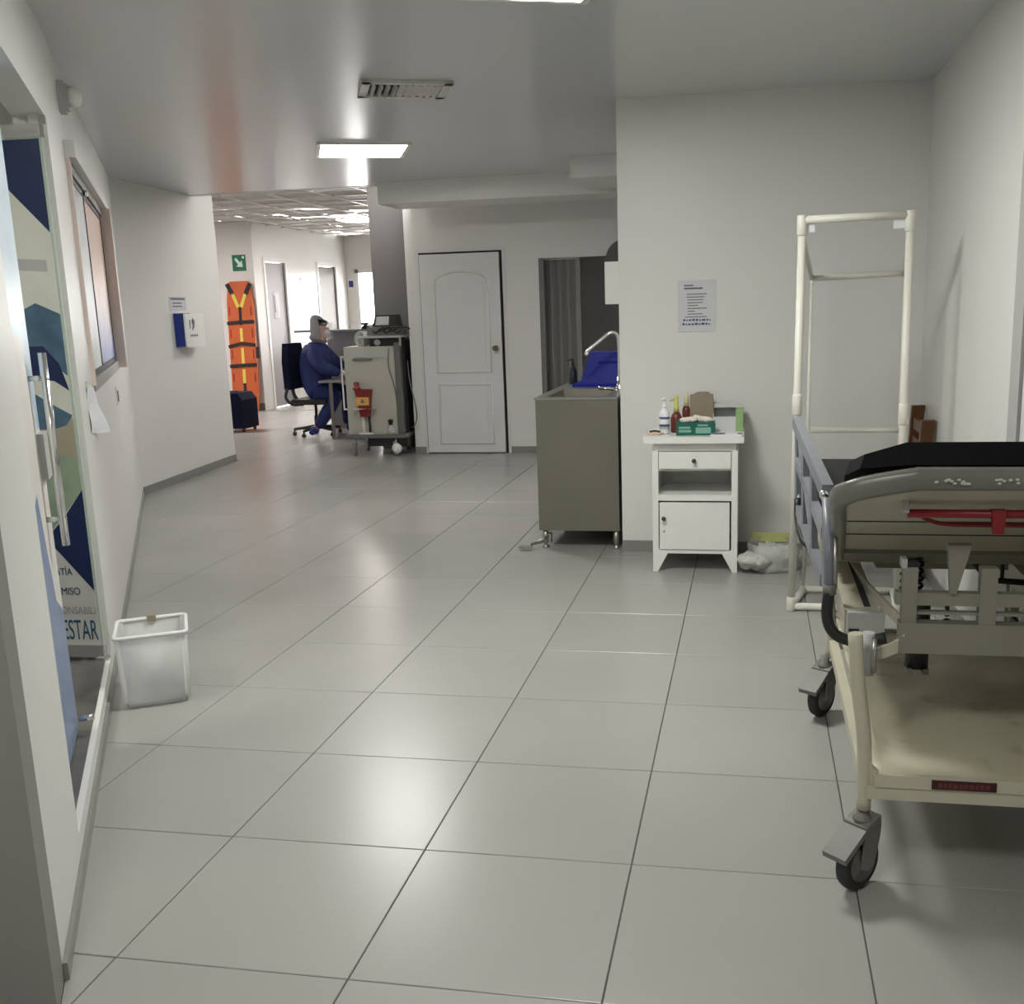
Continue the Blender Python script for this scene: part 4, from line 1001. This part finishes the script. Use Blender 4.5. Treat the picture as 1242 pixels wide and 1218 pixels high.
bm = B(); tube(bm, smooth_path([BR(.402, .110, -.03), BR(.425, .15, -.032), BR(.47, .185, -.034), BR(.56, .195, -.034), BR(.93, .195, -.034)], 5), .0055, 8); part(rb, 'curved_rod', bm, M_red)
hq = BR(.577, .10, -.03); bm = B(); frustum(bm, [(.566, hq.y - .012, .968), (.590, hq.y - .012, .968), (.590, hq.y + .004, .968), (.566, hq.y + .004, .968)], [(.560, hq.y - .014, hq.z + .012), (.592, hq.y - .014, hq.z + .012), (.592, hq.y + .008, hq.z + .012), (.560, hq.y + .008, hq.z + .012)]); part(rb, 'handle', bm, M_red, .004)
bm = B(); frustum(bm, [BR(x, y, -.03) for x, y in ((.358, .085), (.374, .085), (.374, .125), (.358, .125))], [BR(x, y, 0) for x, y in ((.358, .085), (.374, .085), (.374, .125), (.358, .125))]); part(rb, 'bar_holder', bm, M_lightgrey, .002)
gp('deck', M_cream, (.24, .93, 3.22, 4.62, .735, .76)); gp('deck_support', M_beam, (.40, .80, 3.4, 3.5, .672, .735), (.40, .80, 4.1, 4.2, .672, .735))
# side rail on the left, folded up, with its swinging arm
sr = bpy.data.objects.new('side_rail', None); COL.objects.link(sr); sr.parent = gy; sr.location = Vector((.2, 3.6, .9)) - gy.location
def srt(name, m, pts, r, seg=12): bm = B(); tube(bm, pts, r, seg); return part(sr, name, bm, m)
def flat(name, m, a, b, hw_, ht_):
    a, b = Vector(a), Vector(b); bm = B()
    box(bm, -ht_, ht_, 0, (b - a).length, -hw_, hw_, Matrix.Translation(a) @ (b - a).to_track_quat('Y', 'Z').to_matrix().to_4x4()); return part(sr, name, bm, m, .006)
flat('top_bar', M_rail, (.178, 4.30, 1.045), (.214, 3.00, .990), .022, .016)
flat('middle_bar', M_rail, (.185, 4.28, .89), (.214, 3.05, .86), .018, .012)
flat('bottom_bar', M_rail, (.190, 4.22, .70), (.214, 3.05, .72), .018, .012)
for y, z1, z0, x in ((4.28, 1.03, .70, .184), (3.86, 1.02, .70, .192), (3.44, 1.0, .71, .200), (3.01, 1.0, .72, .212)):
    flat('upright', M_rail, (x, y, z1), (x + .004, y - .02, z0), .014, .010)
flat('brace', M_rail, (.186, 4.1, .98), (.206, 3.5, .74), .014, .008)
bm = B(); blob(bm, (.203, 2.992, .985), (.014, .012, .014), 12); part(sr, 'rivet', bm, M_chrome)
srt('arm_tube', M_rail, [(.205, 2.93, .985), (.213, 2.86, .87), (.210, 2.81, .76)], .012); srt('arm_tube', M_alu, [(.222, 2.93, .96), (.228, 2.86, .87), (.224, 2.81, .76)], .008)
srt('bumper_hose', M_black, smooth_path([(.212, 2.81, .765), (.206, 2.80, .69), (.222, 2.79, .645), (.262, 2.785, .625), (.315, 2.78, .628), (.358, 2.78, .636)], 6), .0155, 14)
srt('hose_collar', M_grey, [(.2115, 2.811, .770), (.2115, 2.810, .745)], .018)
srt('bumper_hose', M_black, smooth_path([(.186, 4.25, .74), (.188, 4.2, .66), (.205, 4.1, .60), (.25, 4.05, .58)], 5), .014)
srt('arm_tube', M_rail, [(.186, 4.28, .80), (.20, 4.2, .62)], .011)
# mattress
mt_ = thing('mattress', 'black vinyl mattress raised at the near end on the trolley bed', 'mattress', (.58, 3.4, .8))
bm = B(); low = [(.272, .775), (.225, .09), (.255, .03), (.36, .0), (.93, 0), (.93, .775)]
frustum(bm, [BR(x, t, .062) for x, t in low], [BR(x + (.012 if x < .3 else 0), t, .098 if x < .3 else .118) for x, t in low]); part(mt_, 'back_section', bm, M_mattress, .014, seg=3)
bm = B(); box(bm, .238, .93, 3.27, 4.60, .762, .850); part(mt_, 'flat_section', bm, mat('charcoal_vinyl', (.022, .022, .024), .6, spec=.2, var=.15, vscale=8), .014, seg=3)

# ------------------------------------------------------------ far hall: rescue board, case, desk, person, machine
ob = thing('spine_board', 'orange rescue spine board with black and yellow straps leaning on the hall wall', 'spine board', (-8.05, YS - .08, 0))
def OB(u, z, h): return Vector((-8.045 + u, YS - .03 - h - .10 * (1 - z / 2.08), z))
outl = [(-.20, .02), (.20, .02), (.225, .30), (.225, 1.72), (.195, 1.98), (.15, 2.065), (-.15, 2.065), (-.195, 1.98), (-.225, 1.72), (-.225, .30)]
bm = B(); frustum(bm, [OB(u, z, 0) for u, z in outl], [OB(u, z, .045) for u, z in outl]); part(ob, 'board', bm, M_orange, .008)
def slot(u, z): 
    bm = B(); frustum(bm, [OB(a, b, .045) for a, b in ((u - .012, z - .07), (u + .012, z - .07), (u + .012, z + .07), (u - .012, z + .07))], [OB(a, b, .047) for a, b in ((u - .012, z - .07), (u + .012, z - .07), (u + .012, z + .07), (u - .012, z + .07))]); part(ob, 'hand_slot', bm, mat('deep_orange', (.25, .03, .01), .6))
for z in (.55, .92, 1.25, 1.60): slot(-.185, z); slot(.185, z)
def strap(m, a, b, wd=.05, nm='strap', h=.048):
    a_, b_ = Vector(a), Vector(b); d = (b_ - a_).normalized(); n_ = Vector((-d.y, d.x)) * wd / 2
    q = [a_ - n_, b_ - n_, b_ + n_, a_ + n_]
    bm = B(); frustum(bm, [OB(p.x, p.y, h) for p in q], [OB(p.x, p.y, h + .008) for p in q]); return part(ob, nm, bm, m)
for s in (-1, 1):
    strap(M_strap, (s * .20, 2.03), (s * .11, 1.86), .07); strap(M_yellow, (s * .115, 1.88), (s * .025, 1.66), .055)
strap(M_strap, (0, 1.68), (0, 1.38), .045)
for z0, z1 in ((1.33, 1.12), (1.02, .76), (.68, .46)): strap(M_yellow, (0, z0), (0, z1), .05)
strap(M_strap, (0, .46), (0, .25), .045)
for za, zm in ((1.41, 1.425), (1.04, 1.09), (.73, .745)):
    strap(M_strap, (-.235, za), (0, zm), .055, h=.052); strap(M_strap, (0, zm), (.235, za + .02), .055, h=.052)
strap(M_strap, (.255, .85), (.255, 1.03), .055, 'buckle')
cs = thing('suitcase', 'dark navy wheeled case standing behind the end of the left wall', 'case', (-6.80, 13.1, 0))
bm = B(); prism(bm, [(-.19, .05), (.17, .05), (.17, .43), (.10, .52), (-.19, .52)], 0, .42, frame_M((-6.80, 13.32, 0), (1, 0, 0), (0, 0, 1), (0, -1, 0))); part(cs, 'body', bm, M_navy, .02)
for x in (-.15, .13):
    for y in (12.95, 13.27):
        bm = B(); lathe(bm, [(.025, -.012), (.027, 0), (.025, .012)], 12, frame_M((-6.80 + x, y, .027), (0, 1, 0), (0, 0, 1), (1, 0, 0))); part(cs, 'wheel', bm, M_black)
        bm = B(); box(bm, -6.815 + x, -6.785 + x, y - .012, y + .012, .03, .06); part(cs, 'wheel_mount', bm, M_black)
bm = B(); tube(bm, [(-6.86, 13.0, .515), (-6.86, 13.0, .545), (-6.74, 13.0, .545), (-6.74, 13.0, .515)], .008, 8); part(cs, 'handle', bm, M_black)
# reception counter behind the person
rc = thing('reception_counter', 'grey reception counter with a dark top behind the seated person', 'counter', (-5.2, 13.4, 0))
bm = B(); box(bm, -5.95, -4.86, 13.18, 13.55, 1.285, 1.31); part(rc, 'countertop', bm, M_panelgrey, .003)
bm = B(); box(bm, -5.52, -4.92, 13.25, 13.29, 0.0, 1.285); part(rc, 'front_panel', bm, M_panelgrey, .003)
bm = B(); box(bm, -5.52, -5.48, 13.29, 13.52, 0, 1.285); box(bm, -4.96, -4.92, 13.29, 13.52, 0, 1.285); part(rc, 'side_panel', bm, M_panelgrey, .003)
ph = thing('desk_telephone', 'small black telephone on the end of the reception counter', 'telephone', (-4.96, 13.3, 1.311))
bm = B(); frustum(bm, [(-5.03, 13.22, 1.311), (-4.88, 13.22, 1.311), (-4.88, 13.4, 1.311), (-5.03, 13.4, 1.311)], [(-5.02, 13.25, 1.35), (-4.89, 13.25, 1.35), (-4.89, 13.39, 1.38), (-5.02, 13.39, 1.38)]); part(ph, 'base', bm, M_black, .004)
bm = B(); box(bm, -5.03, -4.99, 13.23, 13.4, 1.36, 1.39); part(ph, 'handset', bm, M_black, .01)
# writing table
wt = thing('writing_table', 'small grey writing table in front of the seated person', 'table', (-4.9, 12.35, 0))
bm = B(); box(bm, -5.20, -4.55, 12.10, 12.75, .695, .72); part(wt, 'tabletop', bm, M_panelgrey, .004)
for x in (-5.06, -4.58):
    for y in (12.14, 12.71): bm = B(); box(bm, x - .016, x + .016, y - .016, y + .016, 0, .695); part(wt, 'leg', bm, M_grey, .003)
# office chair
oc = thing('office_chair', 'black swivel office chair under the person in blue', 'chair', (-5.56, 12.55, 0))
cxx, cyy = -5.45, 12.55
bm = B(); box(bm, cxx - .22, cxx + .24, cyy - .24, cyy + .24, .41, .475); part(oc, 'seat', bm, M_black, .03, seg=3)
bm = B(); prism(bm, [(-.23, .60), (.23, .60), (.25, .95), (.20, 1.17), (-.20, 1.17), (-.25, .95)], 0, .08, frame_M((cxx - .30, cyy, 0), (0, 1, 0), (0, 0, 1), (1, 0, 0))); part(oc, 'backrest', bm, M_navy, .03, seg=3)
bm = B(); tube(bm, smooth_path([(cxx - .27, cyy, .72), (cxx - .29, cyy, .55), (cxx - .20, cyy, .43), (cxx, cyy, .41)], 5), .022, 10); part(oc, 'back_support', bm, M_black)
bm = B(); tube(bm, smooth_path([(cxx - .25, cyy - .25, .62), (cxx - .27, cyy - .27, .50), (cxx - .18, cyy - .27, .42), (cxx - .05, cyy - .25, .42)], 5), .02, 8); part(oc, 'armrest', bm, M_black)
bm = B(); lathe(bm, [(.03, .08), (.03, .25), (.018, .26), (.018, .42)], 14, Matrix.Translation((cxx, cyy, 0))); part(oc, 'gas_column', bm, M_black)
for k in range(5):
    a = 2 * PI * k / 5 + PI + .12; ex, ey = cxx + .30 * math.cos(a), cyy + .30 * math.sin(a)
    bm = B(); tube(bm, [(cxx, cyy, .12), (ex, ey, .085)], [.026, .017], 8); part(oc, 'leg', bm, M_black)
    bm = B(); lathe(bm, [(.024, -.018), (.03, 0), (.024, .018)], 12, frame_M((ex, ey, .03), (math.sin(a), -math.cos(a), 0), (0, 0, 1), (math.cos(a), math.sin(a), 0))); tube(bm, [(ex, ey, .03), (ex, ey, .09)], .010, 6); part(oc, 'caster', bm, M_black)

# seated person, facing +x
ps = thing('person', 'person in a blue gown, grey hood and clear visor seated writing at a table', 'person', (-5.45, 12.55, 0))
V, E_, Rr = [], [], []
def J(p, r, par=None):
    V.append(p); Rr.append(r); i = len(V) - 1
    if par is not None: E_.append((par, i))
    return i
pel = J((.0, 0, .56), (.135, .165)); wa = J((.03, 0, .76), (.125, .155), pel); ch = J((.075, 0, .97), (.125, .175), wa); nk = J((.115, 0, 1.14), .062, ch); hd0 = J((.135, 0, 1.215), .055, nk)
hd1 = J((.155, 0, 1.32), (.088, .078), hd0); hd2 = J((.15, 0, 1.41), (.075, .068), hd1)
for s, hand in ((-1, (.47, -.17, .775)), (1, (.47, .12, .79))):
    sh = J((.085, s * .165, 1.08), .066, ch); el = J((.20, s * .255, .86), .050, sh); wr = J((hand[0] - .06, hand[1], hand[2] + .015), .034, el)
    J(hand, .024, wr)
for s, kn, an, to in ((-1, (.36, -.13, .53), (.06, -.15, .12), (.0, -.16, .05)), (1, (.40, .13, .54), (.36, .14, .12), (.44, .15, .05))):
    hp_ = J((.06, s * .09, .53), .095, pel); k_ = J(kn, .066, hp_); a_ = J(an, .042, k_); J(to, .038, a_)
part(ps, 'body', skin_mesh(V, E_, Rr, 2), M_skin, local=True)
# gown over torso, arms and thighs
V, E_, Rr = [], [], []
pel = J((-.01, 0, .56), (.20, .235)); wa = J((.02, 0, .76), (.185, .215), pel); ch = J((.06, 0, .97), (.185, .225), wa); nk = J((.095, 0, 1.13), (.135, .155), ch); J((.105, 0, 1.18), (.085, .09), nk)
for s, hand in ((-1, (.40, -.185, .80)), (1, (.42, .13, .83))):
    sh = J((.08, s * .175, 1.06), .105, ch); el = J((.22, s * .26, .87), .090, sh); J((hand[0] + .045, hand[1], hand[2] - .01), .055, el)
for s, kn, lo_ in ((-1, (.36, -.13, .53), (.06, -.15, .10)), (1, (.40, .13, .54), (.36, .14, .11))):
    hp_ = J((.07, s * .10, .53), .135, pel); k_ = J(kn, .115, hp_); J(lo_, .066, k_)
part(ps, 'gown', skin_mesh(V, E_, Rr, 2), M_gown, local=True)
# hood: open at the face
bm = B(); blob(bm, (.135, 0, 1.325), (.128, .122, .185), 20)
bmesh.ops.delete(bm, geom=[v for v in bm.verts if v.co.x > .20 and 1.22 < v.co.z < 1.43], context='VERTS')
for v in bm.verts:
    if v.co.z > 1.40: v.co.x -= .5 * (v.co.z - 1.40)
    if v.co.z < 1.24: v.co.x -= .01; v.co.y *= 1.3; v.co.x = .135 + (v.co.x - .135) * 1.2
o = part(ps, 'hood', bm, M_hood, local=True); o.modifiers.new('t', 'SOLIDIFY').thickness = .006
for p in o.data.polygons: p.use_smooth = True
bm = B(); blob(bm, (.170, 0, 1.405), (.072, .080, .045), 14); part(ps, 'hair', bm, M_hair, local=True)
bm = B()
for s in (-1, 1): blob(bm, (.236, s * .030, 1.345), (.010, .014, .008), 10)
part(ps, 'eyes', bm, M_hair, local=True)
bm = B(); frustum(bm, [(.236, -.010, 1.305), (.236, .010, 1.305), (.240, .006, 1.35), (.240, -.006, 1.35)], [(.268, -.008, 1.307), (.268, .008, 1.307), (.246, .004, 1.35), (.246, -.004, 1.35)]); part(ps, 'nose', bm, M_skin, .004, local=True)
bm = B(); blob(bm, (.218, 0, 1.275), (.045, .060, .050), 14); part(ps, 'mask', bm, M_mask, local=True)
bm = B(); g = [[bm.verts.new((.16 + .135 * math.cos(a), .12 * math.sin(a), 1.21 + .20 * j / 4)) for j in range(5)] for a in [-1.35 + 2.7 * k / 12 for k in range(13)]]
for i in range(12):
    for j in range(4): f = bm.faces.new((g[i][j], g[i + 1][j], g[i + 1][j + 1], g[i][j + 1])); f.smooth = True
part(ps, 'visor', bm, M_visor, local=True)
def glove(c, yaw, side):
    V.clear(); E_.clear(); Rr.clear()
    d = Vector((math.cos(yaw), math.sin(yaw), -.10)); n_ = Vector((-math.sin(yaw), math.cos(yaw), 0)) * side; c = Vector(c)
    w0 = J(tuple(c - d * .05), .034); p0 = J(tuple(c + d * .03), (.024, .042), w0)
    for k, ln in enumerate((.060, .072, .068, .052)):
        b0 = J(tuple(c + d * .065 + n_ * (.030 - .020 * k)), .0125, p0); m_ = J(tuple(c + d * (.065 + ln * .55) + n_ * (.032 - .022 * k) + Vector((0, 0, -.008))), .011, b0)
        J(tuple(c + d * (.065 + ln * .85) + n_ * (.031 - .021 * k) + Vector((0, 0, -.034))), .009, m_)
    t0_ = J(tuple(c + d * .005 + n_ * .045), .014, w0); J(tuple(c + d * .055 + n_ * .058 + Vector((0, 0, -.022))), .011, t0_)
    part(ps, 'glove', skin_mesh(V[:], E_[:], Rr[:], 1), M_glove, local=True)
glove((.47, -.17, .795), .15, 1); glove((.49, .12, .82), -.1, -1)
for (a, t_) in (((.06, -.152, .135), (-.03, -.165, .045)), ((.36, .14, .135), (.50, .155, .045))):
    bm = skin_mesh([a, ((a[0] * 2 + t_[0]) / 3, a[1], .06), t_, (t_[0] + (.07 if t_[0] > .2 else .06), t_[1], .04)], [(0, 1), (1, 2), (2, 3)], [.060, .058, .046, .034], 2)
    for v in bm.verts: v.co.z = max(v.co.z, .002)
    part(ps, 'shoe_cover', bm, M_shoe, local=True)

# machine on casters
mc = thing('medical_cart', 'beige medical machine on casters with equipment on top beside the white door', 'machine', (-4.0, 11.0, 0))
mx0, mx1, my0, my1 = -4.285, -3.735, 10.70, 11.12
bm = B(); box(bm, mx0, mx1, my0, my1, .235, 1.165); part(mc, 'body', bm, M_machine, .012)
bm = B(); box(bm, mx0 + .06, mx1 - .02, my0 - .012, my0, 1.05, 1.12); part(mc, 'top_trim', bm, M_lightgrey, .006)
bm = B(); box(bm, mx0 + .10, mx0 + .32, my0 - .016, my0 - .012, 1.015, 1.04); part(mc, 'name_strip', bm, M_grey, .002)
bm = B(); box(bm, mx0 + .02, mx1 - .02, my0 - .004, my0, .27, 1.0); part(mc, 'front_cover', bm, M_machine, .002)
bm = B(); box(bm, mx1, mx1 + .06, my0 + .04, my1 + .05, .06, 1.20); part(mc, 'rear_column', bm, M_grey, .006)
bm = B(); box(bm, mx1 + .06, mx1 + .09, my0 + .12, my1 + .05, .06, 1.22); part(mc, 'rear_panel', bm, M_black, .006)
bm = B(); box(bm, mx0 - .02, mx1 + .10, my0 - .04, my1 + .03, .195, .235); part(mc, 'base', bm, M_grey, .008)
bm = B(); box(bm, mx0 + .20, mx1 + .10, my0 + .02, my1, .10, .195); part(mc, 'under_tray', bm, M_black, .01)
def mcaster(x, y, r=.065, m=M_grey):
    bm = B(); lathe(bm, [(r * .75, -.014), (r, -.01), (r, .01), (r * .75, .014)], 18, frame_M((x, y, r), (0, 1, 0), (0, 0, 1), (1, 0, 0)) @ Matrix.Rotation(.7, 4, 'Y')); c = part(mc, 'wheel', bm, m)
    bm = B(); tube(bm, [(x, y, r), (x + .01, y, .195)], .014, 8); box(bm, x - .022, x + .022, y - .022, y + .022, r + .04, r + .075); part(mc, 'caster_fork', bm, M_alu)
mcaster(mx0 + .05, my0 + .01, .06); mcaster(mx0 + .06, my1 - .05, .06); mcaster(mx1 + .04, my1 - .05, .06); mcaster(mx1 - .03, my0 - .0, .075, M_lightgrey)
bm = B(); lathe(bm, [(.055, 0), (.055, .012), (.02, .016)], 18, frame_M((mx1 + .0, my0 - .045, .085), (1, 0, 0), (0, 0, 1), (0, -1, 0))); part(mc, 'reel', bm, M_white, label='white round reel')
# handle at its left side
bm = B(); tube(bm, [(mx0 - .002, my0 + .05, 1.06), (mx0 - .055, my0 + .05, 1.06), (mx0 - .055, my0 + .05, .50), (mx0 - .002, my0 + .05, .50)], .012, 8); tube(bm, [(mx0 - .055, my0 + .05, .9), (mx0 - .02, my0 + .05, .9)], .010, 8); part(mc, 'grab_rail', bm, M_white)
# equipment shelf
bm = B()
for x in (-4.07, -3.66): 
    for y in (10.74, 11.06): box(bm, x - .010, x + .010, y - .010, y + .010, 1.165, 1.255)
part(mc, 'shelf_post', bm, M_alu)
bm = B(); box(bm, -4.12, -3.64, 10.70, 11.10, 1.255, 1.275); part(mc, 'equipment_shelf', bm, M_lightgrey, .003)
mn = thing('monitor_unit', 'dark monitor with cables on the shelf of the beige machine', 'monitor', (-3.85, 10.9, 1.276))
bm = B(); box(bm, -4.03, -3.68, 10.76, 11.04, 1.2765, 1.37); part(mn, 'base_unit', bm, M_grey, .008)
bm = B(); frustum(bm, [(-3.98, 10.80, 1.37), (-3.70, 10.80, 1.37), (-3.70, 10.98, 1.37), (-3.98, 10.98, 1.37)], [(-3.96, 10.84, 1.49), (-3.72, 10.84, 1.49), (-3.72, 10.96, 1.49), (-3.96, 10.96, 1.49)]); part(mn, 'screen_housing', bm, M_black, .008)
bm = B(); frustum(bm, [(-3.95, 10.803, 1.385), (-3.80, 10.803, 1.385), (-3.80, 10.81, 1.385), (-3.95, 10.81, 1.385)], [(-3.94, 10.834, 1.475), (-3.80, 10.834, 1.475), (-3.80, 10.842, 1.475), (-3.94, 10.842, 1.475)]); part(mn, 'screen', bm, M_lightgrey)
bm = B(); rnd = random.Random(8)
for k in range(5):
    x = -3.96 + .06 * k; tube(bm, smooth_path([(x, 10.75, 1.33), (x + .05, 10.70, 1.30 + .03 * rnd.random()), (x + .12, 10.72, 1.36), (x + .16, 10.78, 1.34)], 4), .008, 6)
part(mn, 'cable', bm, M_black)
br_ = thing('breathing_circuit', 'bunch of pale corrugated hoses at the left of the machine top', 'hoses', (-4.13, 10.9, 1.166))
bm = B()
for k in range(4): tube(bm, [(-4.15 + .055 * math.cos(a) * (1 - .05 * k), 10.86 + .05 * k + .02 * math.sin(a), 1.245 + .072 * math.sin(a)) for a in [2 * PI * i / 20 for i in range(20)]], .013, 6, closed=True)
part(br_, 'hose', bm, M_bag)
pu = thing('suction_pump', 'dark flat pump unit between the machine top and its shelf', 'pump', (-3.86, 10.88, 1.166))
bm = B(); box(bm, -4.02, -3.70, 10.78, 11.03, 1.1655, 1.245); part(pu, 'case', bm, M_black, .008)
bm = B(); lathe(bm, [(.035, 0), (.035, .006), (.02, .008)], 16, frame_M((-3.93, 10.78, 1.205), (1, 0, 0), (0, 0, 1), (0, -1, 0))); part(pu, 'gauge', bm, M_lightgrey)
# sharps box on the front
sb = thing('sharps_container', 'red sharps container with a yellow label on the front of the beige machine', 'container', (-4.07, 10.66, .42))
bm = B(); frustum(bm, [(-4.105, 10.60, .43), (-4.02, 10.60, .43), (-4.02, 10.695, .43), (-4.105, 10.695, .43)], [(-4.15, 10.59, .72), (-3.985, 10.59, .72), (-3.985, 10.695, .72), (-4.15, 10.695, .72)]); part(sb, 'body', bm, M_red, .012)
bm = B(); box(bm, -4.135, -3.995, 10.582, 10.592, .555, .64); part(sb, 'warning_label', bm, mat('amber_label', (.70, .42, .09), .5), label='yellow warning label')
bm = B(); lathe(bm, [(.03, 0), (.03, .006)], 3, frame_M((-4.065, 10.5825, .597), (1, 0, 0), (0, 0, 1), (0, -1, 0)) @ Matrix.Rotation(PI / 2, 4, 'Z')); part(sb, 'warning_symbol', bm, M_ink)
bm = B(); lathe(bm, [(.045, .72), (.045, .735), (.03, .74), (.03, .79), (.012, .80)], 14, Matrix.Translation((-4.145, 10.645, 0))); part(sb, 'lid', bm, M_red)
bm = B(); tube(bm, [(-4.16, 10.665, .515), (-4.16, 10.58, .515), (-3.96, 10.58, .515), (-3.96, 10.665, .515)], .012, 8); part(sb, 'holder_ring', bm, M_white)
gc = thing('suction_stand', 'white stand and black rod under the red container on the machine base', 'stand', (-4.09, 10.67, .236))
bm = B(); tube(bm, [(-4.10, 10.67, .255), (-4.10, 10.67, .49)], .017, 10); box(bm, -4.15, -4.0, 10.66, 10.70, .2358, .255); part(gc, 'stand', bm, M_white)
bm = B(); tube(bm, [(-4.03, 10.67, .255), (-4.03, 10.67, .43)], .013, 10); part(gc, 'rod', bm, M_black)
vb_ = thing('glass_jar', 'small glass jar with a black cap on the machine base', 'jar', (-3.80, 10.675, .236))
bm = B(); lathe(bm, [(.035, .0005), (.04, .008), (.04, .07), (.018, .09), (.018, .10)], 16, Matrix.Translation((-3.80, 10.68, .2355))); part(vb_, 'body', bm, M_lightgrey)
bm = B(); lathe(bm, [(.02, .10), (.02, .13), (.03, .132), (.03, .15), (.01, .16)], 12, Matrix.Translation((-3.80, 10.68, .2355))); part(vb_, 'cap', bm, M_black)
cbl = thing('power_cable', 'thin grey cable hanging from the machine beside the white door', 'cable', (-3.6, 10.8, 0))
bm = B(); tube(bm, smooth_path([(mx1 + .09, 10.9, 1.0), (-3.60, 10.80, .80), (-3.54, 10.76, .55), (-3.53, 10.76, .40), (-3.58, 10.80, .30), (mx1 + .09, 10.9, .28)], 6), .007, 8); part(cbl, 'cord', bm, M_grey)
bm = B(); tube(bm, smooth_path([(mx1 - .04, my0 - .008, 1.14), (mx1 - .05, my0 - .02, .95), (mx1 + .0, my0 - .02, .75), (mx1 + .03, my0 + .03, .4), (mx1 + .03, my0 + .03, .24)], 6), .008, 8); part(mc, 'hose', bm, M_grey)
